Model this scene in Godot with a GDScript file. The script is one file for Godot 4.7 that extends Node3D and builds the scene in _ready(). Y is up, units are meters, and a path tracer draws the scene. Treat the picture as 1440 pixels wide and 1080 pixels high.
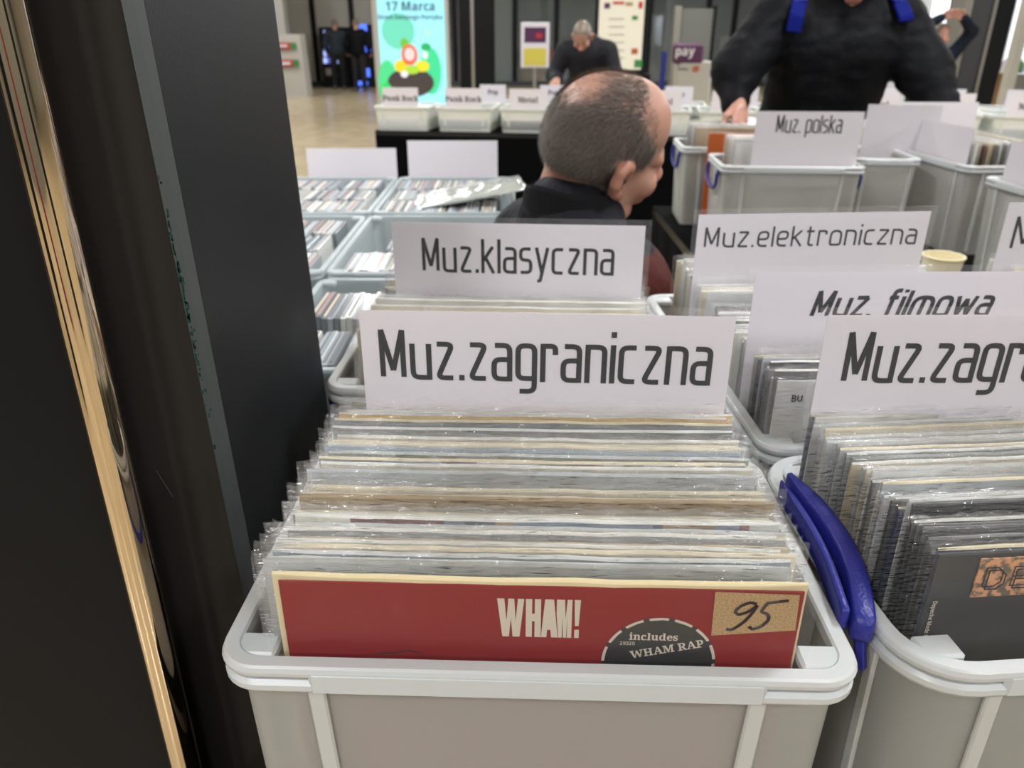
extends Node3D
# ---------------------------------------------------------------- camera numbers (photo frame 1440 x 1080)
const FPX := 1082.0
const PITCH := 24.45
const CAM := Vector3(0, 1.355, 0)
const TABLE := 0.745
const RIM := 1.01
const TOP := 1.065
var M := {}
var taken := {}
var rng := RandomNumberGenerator.new()

func ray(px: float, py: float) -> Vector3:
	var p := deg_to_rad(PITCH)
	return Vector3(0, -sin(p), -cos(p)) + Vector3.RIGHT * ((px - 720.0) / FPX) + Vector3(0, cos(p), -sin(p)) * ((540.0 - py) / FPX)
func at_z(px: float, py: float, z: float) -> Vector3:
	var d := ray(px, py)
	return CAM + d * (z / d.z)
func at_y(px: float, py: float, y: float) -> Vector3:
	var d := ray(px, py)
	return CAM + d * ((y - CAM.y) / d.y)

# ---------------------------------------------------------------- nodes
func numbered(n: String) -> String:
	taken[n] = taken.get(n, -1) + 1
	return n if taken[n] == 0 else "%s_%03d" % [n, taken[n]]
func tag(o: Node, label := "", category := "", group := "", kind := "") -> void:
	if label: o.set_meta("label", label)
	if category: o.set_meta("category", category)
	if group: o.set_meta("group", group)
	if kind: o.set_meta("kind", kind)
func base(called: String, at: Vector3, turn := 0.0) -> Node3D:
	var o := Node3D.new()
	o.name = numbered(called)
	add_child(o)
	o.position = at
	o.rotation.y = turn
	return o
func mi(called: String, mesh: Mesh, mat: Material, parent: Node = null) -> MeshInstance3D:
	var o := MeshInstance3D.new()
	o.mesh = mesh
	o.material_override = mat
	if parent == null:
		o.name = numbered(called)
		add_child(o)
	else:
		o.name = called
		parent.add_child(o, true)
	return o
func begin() -> SurfaceTool:
	var st := SurfaceTool.new()
	st.begin(Mesh.PRIMITIVE_TRIANGLES)
	st.set_smooth_group(-1)
	return st
func done(st: SurfaceTool) -> ArrayMesh:
	st.generate_normals()
	st.index()
	return st.commit()
func part(called: String, st: SurfaceTool, mat: Material, parent: Node = null) -> MeshInstance3D:
	return mi(called, done(st), mat, parent)

# ---------------------------------------------------------------- shapes (faces given counter-clockwise from outside)
func tri(st: SurfaceTool, a: Vector3, b: Vector3, c: Vector3) -> void:
	st.add_vertex(a); st.add_vertex(c); st.add_vertex(b)
func quad(st: SurfaceTool, a: Vector3, b: Vector3, c: Vector3, d: Vector3) -> void:
	tri(st, a, b, c); tri(st, a, c, d)
func box(st: SurfaceTool, c: Vector3, s: Vector3, bv := 0.0, bs := Basis()) -> void:
	# bevelled box
	var h := s * 0.5
	bv = minf(bv, minf(h.x, minf(h.y, h.z)) * 0.9)
	var P := {}
	for sx in [-1, 1]:
		for sy in [-1, 1]:
			for sz in [-1, 1]:
				var k := Vector3i(sx, sy, sz)
				var q := Vector3(sx, sy, sz)
				P[k] = [c + bs * (q * Vector3(h.x, h.y - bv, h.z - bv)), c + bs * (q * Vector3(h.x - bv, h.y, h.z - bv)), c + bs * (q * Vector3(h.x - bv, h.y - bv, h.z))]
	for ax in 3:
		var u := (ax + 1) % 3
		var v := (ax + 2) % 3
		for s1 in [-1, 1]:
			var ks := []
			for uv in [[-1, -1], [1, -1], [1, 1], [-1, 1]]:
				var k := Vector3i.ZERO
				k[ax] = s1; k[u] = uv[0]; k[v] = uv[1]
				ks.append(P[k][ax])
			if s1 < 0: ks.reverse()
			quad(st, ks[0], ks[1], ks[2], ks[3])
	if bv <= 0.0: return
	for ax in 3:
		var u := (ax + 1) % 3
		var v := (ax + 2) % 3
		for su in [-1, 1]:
			for sv in [-1, 1]:
				var k0 := Vector3i.ZERO
				k0[ax] = -1; k0[u] = su; k0[v] = sv
				var k1 := k0
				k1[ax] = 1
				var l := [P[k0][u], P[k0][v], P[k1][v], P[k1][u]]
				if su * sv > 0: l.reverse()
				quad(st, l[0], l[1], l[2], l[3])
	for k in P:
		var t: Array = P[k]
		if k.x * k.y * k.z > 0: tri(st, t[0], t[1], t[2])
		else: tri(st, t[0], t[2], t[1])
func bar(st: SurfaceTool, a: Vector3, b: Vector3, w: float, t: float, face := Vector3.BACK, bv := 0.0) -> void:
	# straight bar of section w x t; t lies along face
	var d := (b - a)
	var y := d.normalized()
	var x := y.cross(face).normalized()
	var z := x.cross(y).normalized()
	box(st, (a + b) * 0.5, Vector3(w, d.length(), t), bv, Basis(x, y, z))
func tube(st: SurfaceTool, pts: Array, rad, seg := 10, cap := true, flat := 1.0) -> void:
	var n := pts.size()
	var rings := []
	var x := Vector3.ZERO
	for i in n:
		var p: Vector3 = pts[i]
		var t: Vector3 = (pts[mini(i + 1, n - 1)] - pts[maxi(i - 1, 0)]).normalized()
		if x == Vector3.ZERO:
			x = t.cross(Vector3.UP if absf(t.y) < 0.9 else Vector3.RIGHT).normalized()
		x = (x - t * x.dot(t)).normalized()
		var z := x.cross(t)
		var r: float = rad[i] if rad is Array else rad
		var ring := []
		for k in seg:
			var a := TAU * k / seg
			ring.append(p + (x * cos(a) + z * sin(a) * flat) * r)
		rings.append(ring)
	st.set_smooth_group(1)
	for i in n - 1:
		for k in seg:
			var k2 := (k + 1) % seg
			quad(st, rings[i][k], rings[i + 1][k], rings[i + 1][k2], rings[i][k2])
	st.set_smooth_group(-1)
	if cap:
		for k in range(1, seg - 1):
			tri(st, rings[0][0], rings[0][k], rings[0][k + 1])
			tri(st, rings[n - 1][0], rings[n - 1][k + 1], rings[n - 1][k])
func lathe(st: SurfaceTool, prof: Array, seg := 24, at := Vector3.ZERO) -> void:
	# profile of (radius, height), outside on the right hand when going up
	for i in prof.size() - 1:
		st.set_smooth_group(i + 2)
		for k in seg:
			var a := TAU * k / seg
			var b := TAU * (k + 1) / seg
			var p: Vector2 = prof[i]
			var q: Vector2 = prof[i + 1]
			quad(st, at + Vector3(cos(a) * p.x, p.y, sin(a) * p.x), at + Vector3(cos(a) * q.x, q.y, sin(a) * q.x), at + Vector3(cos(b) * q.x, q.y, sin(b) * q.x), at + Vector3(cos(b) * p.x, p.y, sin(b) * p.x))
	st.set_smooth_group(-1)
func rr(w: float, d: float, r: float, y: float, seg := 7) -> Array:
	# rounded rectangle loop
	var out := []
	for q in 4:
		var cx := (w / 2 - r) * (1 if q in [0, 3] else -1)
		var cz := (d / 2 - r) * (1 if q in [0, 1] else -1)
		for i in seg + 1:
			var a := PI / 2 * (q + float(i) / seg)
			out.append(Vector3(cx + cos(a) * r, y, cz + sin(a) * r))
	return out
func loft(st: SurfaceTool, loops: Array, close_last := false) -> void:
	for i in loops.size() - 1:
		st.set_smooth_group(i + 2)
		var a: Array = loops[i]
		var b: Array = loops[i + 1]
		for k in a.size():
			var k2 := (k + 1) % a.size()
			quad(st, a[k], b[k], b[k2], a[k2])
	st.set_smooth_group(-1)
	if close_last:
		var l: Array = loops[loops.size() - 1]
		for k in range(1, l.size() - 1):
			tri(st, l[0], l[k], l[k + 1])
func poly(st: SurfaceTool, pts: PackedVector2Array, z: float, o := Vector2.ZERO, s := 1.0) -> void:
	# flat printed shape facing +z
	var ids := Geometry2D.triangulate_polygon(pts)
	for i in range(0, ids.size(), 3):
		var v := []
		for j in 3:
			var p := pts[ids[i + j]] * s + o
			v.append(Vector3(p.x, p.y, z))
		if (v[1] - v[0]).cross(v[2] - v[0]).z > 0: tri(st, v[0], v[1], v[2])
		else: tri(st, v[0], v[2], v[1])
func circle(r: float, n := 32, c := Vector2.ZERO, sy := 1.0) -> PackedVector2Array:
	var out := PackedVector2Array()
	for i in n: out.append(c + Vector2(cos(TAU * i / n), sin(TAU * i / n) * sy) * r)
	return out
func round_path(pts: Array, r: float) -> Array:
	var out := [pts[0]]
	for i in range(1, pts.size() - 1):
		var p: Vector2 = pts[i]
		var a: Vector2 = pts[i - 1] - p
		var b: Vector2 = pts[i + 1] - p
		var q := minf(r, minf(a.length(), b.length()) * 0.49)
		if absf(a.angle_to(b)) < 1.1: q = 0.0
		var p0 := p + a.normalized() * q
		var p1 := p + b.normalized() * q
		for k in 5:
			var t := k / 4.0
			out.append(p0.lerp(p, t).lerp(p.lerp(p1, t), t))
	out.append(pts[pts.size() - 1])
	return out
func stroke(st: SurfaceTool, pts: Array, w: float, z: float, f: Callable) -> void:
	# a pen line of width w with mitred corners
	var n := pts.size()
	var l := []
	for i in n:
		var t0: Vector2 = (pts[i] - pts[maxi(i - 1, 0)])
		var t1: Vector2 = (pts[mini(i + 1, n - 1)] - pts[i])
		if t0.length() < 1e-6: t0 = t1
		if t1.length() < 1e-6: t1 = t0
		t0 = t0.normalized(); t1 = t1.normalized()
		var m := (t0 + t1).normalized().orthogonal()
		var k := 1.0 / maxf(0.45, m.dot(t0.orthogonal()))
		l.append([pts[i] + m * w / 2 * k, pts[i] - m * w / 2 * k])
	for i in n - 1:
		var q := []
		for p in [l[i][0], l[i][1], l[i + 1][1], l[i + 1][0]]:
			var g: Vector2 = f.call(p)
			q.append(Vector3(g.x, g.y, z))
		if (q[1] - q[0]).cross(q[2] - q[0]).z + (q[2] - q[0]).cross(q[3] - q[0]).z > 0: quad(st, q[0], q[1], q[2], q[3])
		else: quad(st, q[3], q[2], q[1], q[0])

# ---------------------------------------------------------------- square condensed lettering for the divider cards
const XH := 0.72
func glyph(c: String) -> Array:   # [advance width, strokes]
	match c:
		"M": return [0.54, [[Vector2(0.03, 0), Vector2(0.03, 1), Vector2(0.27, 0.14), Vector2(0.51, 1), Vector2(0.51, 0)]]]
		"u": return [0.38, [[Vector2(0, XH), Vector2(0, 0), Vector2(0.38, 0)], [Vector2(0.38, XH), Vector2(0.38, -0.05)]]]
		"z": return [0.36, [[Vector2(0, XH), Vector2(0.36, XH), Vector2(0, 0), Vector2(0.36, 0)]]]
		".": return [0.02, [[Vector2(0.01, -0.05), Vector2(0.01, 0.07)]]]
		" ": return [0.12, []]
		"k": return [0.36, [[Vector2(0, 1), Vector2(0, -0.05)], [Vector2(0.34, XH + 0.05), Vector2(0.02, 0.34)], [Vector2(0.1, 0.42), Vector2(0.37, -0.05)]]]
		"l": return [0.0, [[Vector2(0, 1), Vector2(0, -0.05)]]]
		"a": return [0.36, [[Vector2(0.02, XH), Vector2(0.36, XH), Vector2(0.36, -0.05)], [Vector2(0.36, 0.0), Vector2(0, 0), Vector2(0, 0.42), Vector2(0.36, 0.42)]]]
		"s": return [0.34, [[Vector2(0.33, XH), Vector2(0, XH), Vector2(0, 0.38), Vector2(0.34, 0.38), Vector2(0.34, 0), Vector2(0, 0)]]]
		"y": return [0.38, [[Vector2(0, XH + 0.05), Vector2(0.19, 0.0)], [Vector2(0.38, XH + 0.05), Vector2(0.14, -0.26), Vector2(0.04, -0.26)]]]
		"c": return [0.33, [[Vector2(0.33, XH), Vector2(0, XH), Vector2(0, 0), Vector2(0.33, 0)]]]
		"n": return [0.38, [[Vector2(0, -0.05), Vector2(0, XH + 0.05)], [Vector2(0, XH), Vector2(0.38, XH), Vector2(0.38, -0.05)]]]
		"g": return [0.38, [[Vector2(0.38, 0.02), Vector2(0, 0.02), Vector2(0, XH), Vector2(0.38, XH), Vector2(0.38, -0.26), Vector2(0.04, -0.26)]]]
		"r": return [0.28, [[Vector2(0, -0.05), Vector2(0, XH + 0.05)], [Vector2(0, XH), Vector2(0.28, XH), Vector2(0.28, 0.54)]]]
		"i": return [0.0, [[Vector2(0, -0.05), Vector2(0, XH + 0.05)], [Vector2(0, 0.92), Vector2(0, 1.04)]]]
		"e": return [0.37, [[Vector2(0.35, 0), Vector2(0, 0), Vector2(0, XH), Vector2(0.37, XH), Vector2(0.37, 0.35), Vector2(0, 0.35)]]]
		"t": return [0.28, [[Vector2(0.1, 0.97), Vector2(0.1, 0), Vector2(0.29, 0)], [Vector2(-0.02, XH), Vector2(0.28, XH)]]]
		"o": return [0.4, [[Vector2(0.2, 0), Vector2(0, 0), Vector2(0, XH), Vector2(0.4, XH), Vector2(0.4, 0), Vector2(0.2, 0)]]]
		"p": return [0.38, [[Vector2(0, -0.3), Vector2(0, XH), Vector2(0.38, XH), Vector2(0.38, 0), Vector2(0, 0)]]]
		"f": return [0.24, [[Vector2(0.28, 1), Vector2(0.08, 1), Vector2(0.08, -0.05)], [Vector2(-0.04, XH), Vector2(0.25, XH)]]]
		"m": return [0.62, [[Vector2(0, -0.05), Vector2(0, XH), Vector2(0.62, XH), Vector2(0.62, -0.05)], [Vector2(0.31, XH), Vector2(0.31, -0.05)]]]
		"w": return [0.58, [[Vector2(0, XH + 0.05), Vector2(0.14, 0), Vector2(0.29, 0.66), Vector2(0.44, 0), Vector2(0.58, XH + 0.05)]]]
	return [0.3, []]
func lettering(text: String, x0: float, x1: float, base_y: float, cap: float, pen: float, rad: float, slant: float, z: float) -> ArrayMesh:
	var st := begin()
	var gap := 0.19
	var total := -gap
	for c in text: total += glyph(c)[0] + gap
	var sx := (x1 - x0) / total
	var sy := cap
	var x := 0.0
	for c in text:
		var g := glyph(c)
		for s in g[1]:
			var path := []
			for p in s: path.append(Vector2((x + p.x) * sx, p.y * sy))
			path = round_path(path, rad * cap)
			stroke(st, path, pen, z, func(p: Vector2): return Vector2(x0 + p.x + p.y * slant, base_y + p.y))
		x += g[0] + gap
	return done(st)
func text_mesh(text: String, font: String, bold: bool, height: float, depth := 0.0004) -> TextMesh:
	var f := SystemFont.new()
	f.font_names = PackedStringArray([font])
	f.font_weight = 700 if bold else 400
	var t := TextMesh.new()
	t.font = f
	t.font_size = 32
	t.pixel_size = height / 23.0
	t.depth = depth
	t.curve_step = 1.0
	t.text = text
	return t

# ---------------------------------------------------------------- materials
func mat(name: String, c: Color, rough := 0.6, metal := 0.0) -> StandardMaterial3D:
	var m := StandardMaterial3D.new()
	m.resource_name = name
	m.albedo_color = c
	m.roughness = rough
	m.metallic = metal
	M[name] = m
	return m
func noise_tex(freq: float, s: int, size := 512, ramp: Gradient = null, kind := FastNoiseLite.TYPE_SIMPLEX_SMOOTH, oct := 4) -> NoiseTexture2D:
	var n := FastNoiseLite.new()
	n.seed = s
	n.noise_type = kind
	n.frequency = freq
	n.fractal_octaves = oct
	var t := NoiseTexture2D.new()
	t.width = size; t.height = size
	t.seamless = true
	t.noise = n
	if ramp: t.color_ramp = ramp
	return t
func ramp(a: Color, b: Color, p0 := 0.0, p1 := 1.0) -> Gradient:
	var g := Gradient.new()
	g.offsets = PackedFloat32Array([p0, p1])
	g.colors = PackedColorArray([a, b])
	return g
func bumpy(m: StandardMaterial3D, tex: Texture2D, amount: float, scale: float) -> void:
	m.heightmap_enabled = true
	m.heightmap_texture = tex
	m.heightmap_scale = amount
	m.uv1_triplanar = true
	m.uv1_scale = Vector3.ONE * scale
func make_materials() -> void:
	var crumple := noise_tex(0.02, 3, 512, null, FastNoiseLite.TYPE_SIMPLEX_SMOOTH, 3)
	var fine := noise_tex(0.06, 5, 512)
	# translucent polypropylene of the crates
	var c := mat("crate_wall", Color(0.88, 0.88, 0.86, 0.28), 0.55)
	c.refraction_enabled = true
	c.refraction_scale = 0.02
	mat("crate_rib", Color(0.74, 0.745, 0.735), 0.4)
	c = mat("crate_rim", Color(0.8, 0.815, 0.82), 0.32)
	c.backlight_enabled = true
	c.backlight = Color(0.5, 0.5, 0.5)
	c.subsurf_scatter_enabled = true
	c.subsurf_scatter_strength = 0.15
	bumpy(c, fine, 0.008, 6.0)
	c = mat("far_crate", Color(0.86, 0.87, 0.84), 0.4)
	c.backlight_enabled = true
	c.backlight = Color(0.45, 0.45, 0.44)
	c = mat("cd_crate", Color(0.78, 0.82, 0.83, 0.5), 0.3)
	c.transparency = BaseMaterial3D.TRANSPARENCY_ALPHA
	c = mat("blue_plastic", Color(0.13, 0.15, 0.52), 0.42)
	bumpy(c, fine, 0.04, 9.0)
	# clear sleeves: thin smooth film with creases
	c = mat("film", Color(0.97, 0.98, 0.985, 0.06), 0.09)
	c.transparency = BaseMaterial3D.TRANSPARENCY_ALPHA
	bumpy(c, crumple, 0.28, 9.0)
	c.uv1_scale = Vector3(3.5, 22.0, 9.0)
	c.metallic_specular = 0.5
	c = mat("film_flat", Color(0.97, 0.97, 0.98, 0.03), 0.08)
	c.transparency = BaseMaterial3D.TRANSPARENCY_ALPHA
	bumpy(c, crumple, 0.1, 3.0)
	c.metallic_specular = 0.26
	mat("paper", Color(0.87, 0.85, 0.875), 0.55)
	mat("paper_plain", Color(0.84, 0.82, 0.845), 0.6)
	mat("ink", Color(0.06, 0.06, 0.065), 0.6).metallic_specular = 0.2
	mat("ink_soft", Color(0.15, 0.15, 0.17), 0.6).metallic_specular = 0.2
	# cover boards
	var cols := {
		"white": [Color(0.86, 0.86, 0.84), Color(0.8, 0.81, 0.81)], "cream": [Color(0.85, 0.8, 0.68), Color(0.78, 0.74, 0.62)], "pale grey": [Color(0.68, 0.7, 0.71), Color(0.62, 0.63, 0.62)],
		"grey": [Color(0.48, 0.5, 0.51), Color(0.42, 0.42, 0.41)], "blue grey": [Color(0.5, 0.57, 0.63), Color(0.42, 0.49, 0.55)], "dark": [Color(0.13, 0.13, 0.14), Color(0.2, 0.2, 0.21)],
		"tan": [Color(0.68, 0.6, 0.46), Color(0.6, 0.52, 0.4)], "navy": [Color(0.1, 0.16, 0.33), Color(0.16, 0.22, 0.36)], "maroon": [Color(0.38, 0.14, 0.16), Color(0.42, 0.2, 0.22)], "olive": [Color(0.4, 0.42, 0.3), Color(0.36, 0.36, 0.27)],
	}
	var wear := noise_tex(0.015, 11, 256, ramp(Color(0.86, 0.85, 0.83), Color(1, 1, 1), 0.3, 0.7))
	for k in cols:
		for i in 2:
			var m := mat("cover %s %d" % [k, i], cols[k][i], 0.45)
			m.albedo_texture = wear
			m.uv1_triplanar = true
			m.uv1_scale = Vector3.ONE * 2.0
	# printed covers: blocks of colour
	rng.seed = 77
	var tints := [Color(0.8, 0.76, 0.62), Color(0.45, 0.2, 0.2), Color(0.4, 0.46, 0.36), Color(0.75, 0.76, 0.76), Color(0.3, 0.33, 0.38), Color(0.85, 0.84, 0.8), Color(0.62, 0.52, 0.4), Color(0.5, 0.55, 0.62), Color(0.16, 0.16, 0.17)]
	for i in 5:
		var im := Image.create(256, 64, false, Image.FORMAT_RGB8)
		im.fill(tints[(i * 2 + 5) % tints.size()])
		for k in 12:
			var x := rng.randi_range(0, 240)
			im.fill_rect(Rect2i(x, 0, rng.randi_range(12, 60), 64), tints[rng.randi_range(0, tints.size() - 1)])
		var m := mat("cover printed %d" % i, Color.WHITE, 0.45)
		m.albedo_texture = ImageTexture.create_from_image(im)
	# speckled cover
	var sp := mat("cover speckled 0", Color.WHITE, 0.5)
	sp.albedo_texture = noise_tex(0.11, 8, 512, ramp(Color(0.12, 0.12, 0.12), Color(0.86, 0.84, 0.76), 0.42, 0.56), FastNoiseLite.TYPE_SIMPLEX_SMOOTH, 2)
	sp.uv1_triplanar = true
	sp.uv1_scale = Vector3.ONE * 9.0
	c = mat("cover yellow 0", Color(0.82, 0.64, 0.2), 0.5)
	c = mat("cover red", Color(0.5, 0.065, 0.07), 0.45)
	c.metallic_specular = 0.25
	c = mat("cover slate", Color(0.225, 0.23, 0.23), 0.5)
	c.metallic_specular = 0.3
	c = mat("orange", Color(0.68, 0.33, 0.1), 0.5)
	mat("board", Color(0.82, 0.76, 0.6), 0.7)
	mat("print_cream", Color(0.76, 0.72, 0.66), 0.5)
	mat("print_black", Color(0.1, 0.1, 0.105), 0.45)
	c = mat("kraft", Color(1, 1, 1), 0.85)
	c.albedo_texture = noise_tex(0.09, 21, 512, ramp(Color(0.57, 0.46, 0.3), Color(0.69, 0.57, 0.4), 0.3, 0.7))
	c.uv1_triplanar = true
	c.uv1_scale = Vector3.ONE * 15.0
	mat("marker", Color(0.14, 0.1, 0.13), 0.5)
	c = mat("copper", Color(1, 1, 1), 0.5)
	c.albedo_texture = noise_tex(0.03, 23, 512, ramp(Color(0.36, 0.32, 0.26), Color(0.78, 0.56, 0.4), 0.32, 0.62))
	c.uv1_triplanar = true
	c.uv1_scale = Vector3.ONE * 9.0
	# compact disc cases
	var cd := [Color(0.8, 0.82, 0.83), Color(0.66, 0.69, 0.71), Color(0.5, 0.52, 0.54), Color(0.86, 0.86, 0.84)]
	for i in 4: mat("case %d" % i, cd[i], 0.16)
	var bk := [Color(0.85, 0.85, 0.82), Color(0.3, 0.32, 0.36), Color(0.75, 0.7, 0.62), Color(0.55, 0.6, 0.64), Color(0.62, 0.45, 0.43), Color(0.2, 0.2, 0.22), Color(0.4, 0.46, 0.5)]
	for i in bk.size(): mat("booklet %d" % i, bk[i], 0.5)
	# column by the table
	c = mat("black_panel", Color(0.105, 0.11, 0.118), 0.48)
	bumpy(c, noise_tex(0.2, 31, 256), 0.012, 5.0)
	c.metallic_specular = 0.32
	mat("outer_panel", Color(0.07, 0.075, 0.083), 0.55).metallic_specular = 0.28
	c = mat("brown_panel", Color(0.2, 0.187, 0.178), 0.55)
	bumpy(c, noise_tex(0.2, 32, 256), 0.012, 5.0)
	c.metallic_specular = 0.32
	mat("edge_strip", Color(0.25, 0.265, 0.265), 0.55)
	mat("scuff", Color(0.1, 0.26, 0.23), 0.7)
	mat("scratch", Color(0.33, 0.32, 0.31), 0.6)
	mat("chrome", Color(0.85, 0.78, 0.68), 0.06, 1.0)
	# tables and room
	c = mat("black_cloth", Color(0.035, 0.037, 0.042), 0.9)
	bumpy(c, noise_tex(0.3, 33, 256), 0.05, 8.0)
	c.metallic_specular = 0.15
	mat("table_metal", Color(0.2, 0.2, 0.21), 0.4, 0.8)
	c = mat("floor_tile", Color(1, 1, 1), 0.22)
	c.albedo_texture = noise_tex(0.01, 41, 512, ramp(Color(0.68, 0.62, 0.5), Color(0.73, 0.67, 0.55), 0.25, 0.75))
	c.uv1_triplanar = true
	c.uv1_scale = Vector3.ONE * 0.4
	mat("ceiling_white", Color(0.8, 0.79, 0.77), 0.8)
	mat("wall_pale", Color(0.7, 0.69, 0.66), 0.7)
	mat("wall_grey", Color(0.44, 0.45, 0.44), 0.6)
	mat("dark_frame", Color(0.08, 0.085, 0.095), 0.4).metallic_specular = 0.3
	mat("maroon_paint", Color(0.45, 0.14, 0.16), 0.5)
	mat("mid_frame", Color(0.22, 0.225, 0.235), 0.4)
	mat("steel", Color(0.62, 0.61, 0.58), 0.35, 0.6)
	mat("shop_wall", Color(0.86, 0.88, 0.92), 0.7)
	mat("shop_dark", Color(0.27, 0.28, 0.29), 0.6)
	mat("wood", Color(0.5, 0.37, 0.22), 0.6)
	c = mat("glass", Color(0.75, 0.8, 0.8, 0.12), 0.03)
	c.transparency = BaseMaterial3D.TRANSPARENCY_ALPHA
	c = mat("frosted", Color(0.5, 0.54, 0.53, 0.75), 0.4)
	c.transparency = BaseMaterial3D.TRANSPARENCY_ALPHA
	mat("cup", Color(0.9, 0.86, 0.72), 0.6)
	mat("purple", Color(0.3, 0.12, 0.28), 0.5)
	mat("sign_yellow", Color(0.82, 0.76, 0.3), 0.5)
	mat("sign_red", Color(0.72, 0.16, 0.14), 0.5)
	mat("sign_green", Color(0.2, 0.5, 0.25), 0.5)
	mat("blue_paint", Color(0.1, 0.17, 0.5), 0.5)
	# people
	c = mat("skin_vc", Color.WHITE, 0.42)
	c.vertex_color_use_as_albedo = true
	c.subsurf_scatter_enabled = true
	c.subsurf_scatter_strength = 0.12
	bumpy(c, noise_tex(0.2, 51, 256), 0.02, 8.0)
	c = mat("hair_vc", Color.WHITE, 0.6)
	c.vertex_color_use_as_albedo = true
	var fold := noise_tex(0.012, 53, 512, null, FastNoiseLite.TYPE_SIMPLEX_SMOOTH, 3)
	c = mat("jacket_black", Color(0.075, 0.08, 0.092), 0.6)
	bumpy(c, fold, 0.35, 3.0)
	c.metallic_specular = 0.2
	c = mat("jacket_vc", Color.WHITE, 0.6)
	c.vertex_color_use_as_albedo = true
	bumpy(c, fold, 0.4, 4.0)
	c.metallic_specular = 0.2
	mat("collar_black", Color(0.085, 0.09, 0.1), 0.65).metallic_specular = 0.22
	mat("trousers", Color(0.05, 0.055, 0.07), 0.8)
	mat("shoe", Color(0.3, 0.3, 0.3), 0.6)
	mat("strap_blue", Color(0.05, 0.1, 0.42), 0.7).metallic_specular = 0.2
	mat("jacket_blue", Color(0.05, 0.1, 0.4), 0.7)
func glow(name: String, c: Color, energy: float) -> StandardMaterial3D:
	var m := mat(name, Color(c.r * 0.5, c.g * 0.5, c.b * 0.5), 0.5)
	m.emission_enabled = true
	m.emission = c
	m.emission_energy_multiplier = energy
	return m

# ---------------------------------------------------------------- setting: camera, light
func setup_view() -> void:
	var cam := Camera3D.new()
	cam.name = "camera"
	var ca := CameraAttributesPhysical.new()
	ca.frustum_focal_length = 24.04
	ca.frustum_focus_distance = 0.52
	ca.exposure_aperture = 8.5
	ca.frustum_near = 0.05
	ca.frustum_far = 200.0
	cam.attributes = ca
	add_child(cam)
	cam.position = CAM
	cam.rotation_degrees = Vector3(-PITCH, 0, 0)
	cam.current = true
	var e := Environment.new()
	e.background_mode = Environment.BG_COLOR
	e.background_color = Color(0, 0, 0)
	e.tonemap_mode = Environment.TONE_MAPPER_LINEAR
	e.tonemap_exposure = 1.92
	e.sdfgi_enabled = true
	e.ssao_enabled = true
	e.ssil_enabled = true
	var we := WorldEnvironment.new()
	we.name = "environment"
	we.environment = e
	add_child(we)
	# out-of-view ceiling fixtures that light the hall: one glowing panel and one area light each
	var panel := glow("panel_glow", Color(1, 0.99, 0.98), 1.6)
	var housing := mat("lamp_housing", Color(0.7, 0.7, 0.7), 0.5)
	for x in [-6.3, -2.1, 2.1, 6.3]:
		for z in [5.2, 2.4, -1.8, -6.2, -11.5, -18.0]:  # unseen; the first rows hang behind the camera to light the card fronts
			var lamp := base("ceiling_lamp", Vector3(x, 4.2, z))
			tag(lamp, "unseen white rectangular ceiling lamp panel above the hall", "lamp", "unseen ceiling lamps")
			var st := begin()
			box(st, Vector3(0, -0.03, 0), Vector3(0.38, 0.06, 1.28), 0.006)
			part("housing", st, housing, lamp)
			st = begin()
			box(st, Vector3(0, -0.064, 0), Vector3(0.3, 0.008, 1.2), 0.002)
			part("lamp_panel", st, panel, lamp)
			var al := AreaLight3D.new()
			al.name = "panel_light"
			al.area_size = Vector2(0.3, 1.2)
			al.light_energy = 6.0
			al.light_color = Color(0.985, 0.99, 1.0)
			al.shadow_enabled = true
			lamp.add_child(al)
			al.position = Vector3(0, -0.075, 0)
			al.rotation_degrees = Vector3(-90, 0, 0)
func slab(called: String, a: Vector3, b: Vector3, m: String, parent: Node = null) -> MeshInstance3D:
	var st := begin()
	box(st, (a + b) / 2, (b - a).abs())
	var o := part(called, st, M[m], parent)
	if parent == null: tag(o, "", "", "", "structure")
	return o
func room() -> void:
	slab("floor", Vector3(-14, -0.2, 7), Vector3(16, 0, -26), "floor_tile")
	slab("ceiling", Vector3(-14, 4.2, 7), Vector3(16, 4.5, -26), "ceiling_white")
	slab("wall_left", Vector3(-14, 0, 7), Vector3(-13.7, 4.2, -26), "wall_pale")
	slab("wall_right", Vector3(15.7, 0, 7), Vector3(16, 4.2, -26), "wall_pale")
	slab("wall_rear", Vector3(-14, 0, 7), Vector3(16, 4.2, 6.7), "wall_grey")
	for q in [[-2.6, 1.4, "dark_frame"], [-4.6, -0.4, "dark_frame"], [1.9, 2.6, "dark_frame"], [-1.0, 3.4, "maroon_paint"], [-3.6, 3.0, "dark_frame"]]:  # out of view, placed to mirror as dark and reddish streaks in the tube
		slab("pillar", Vector3(q[0] - 0.25, 0, q[1] - 0.25), Vector3(q[0] + 0.25, 4.2, q[1] + 0.25), q[2])
	slab("wall_back", Vector3(-14, 0, -26), Vector3(16, 4.2, -25.7), "wall_pale")

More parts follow.
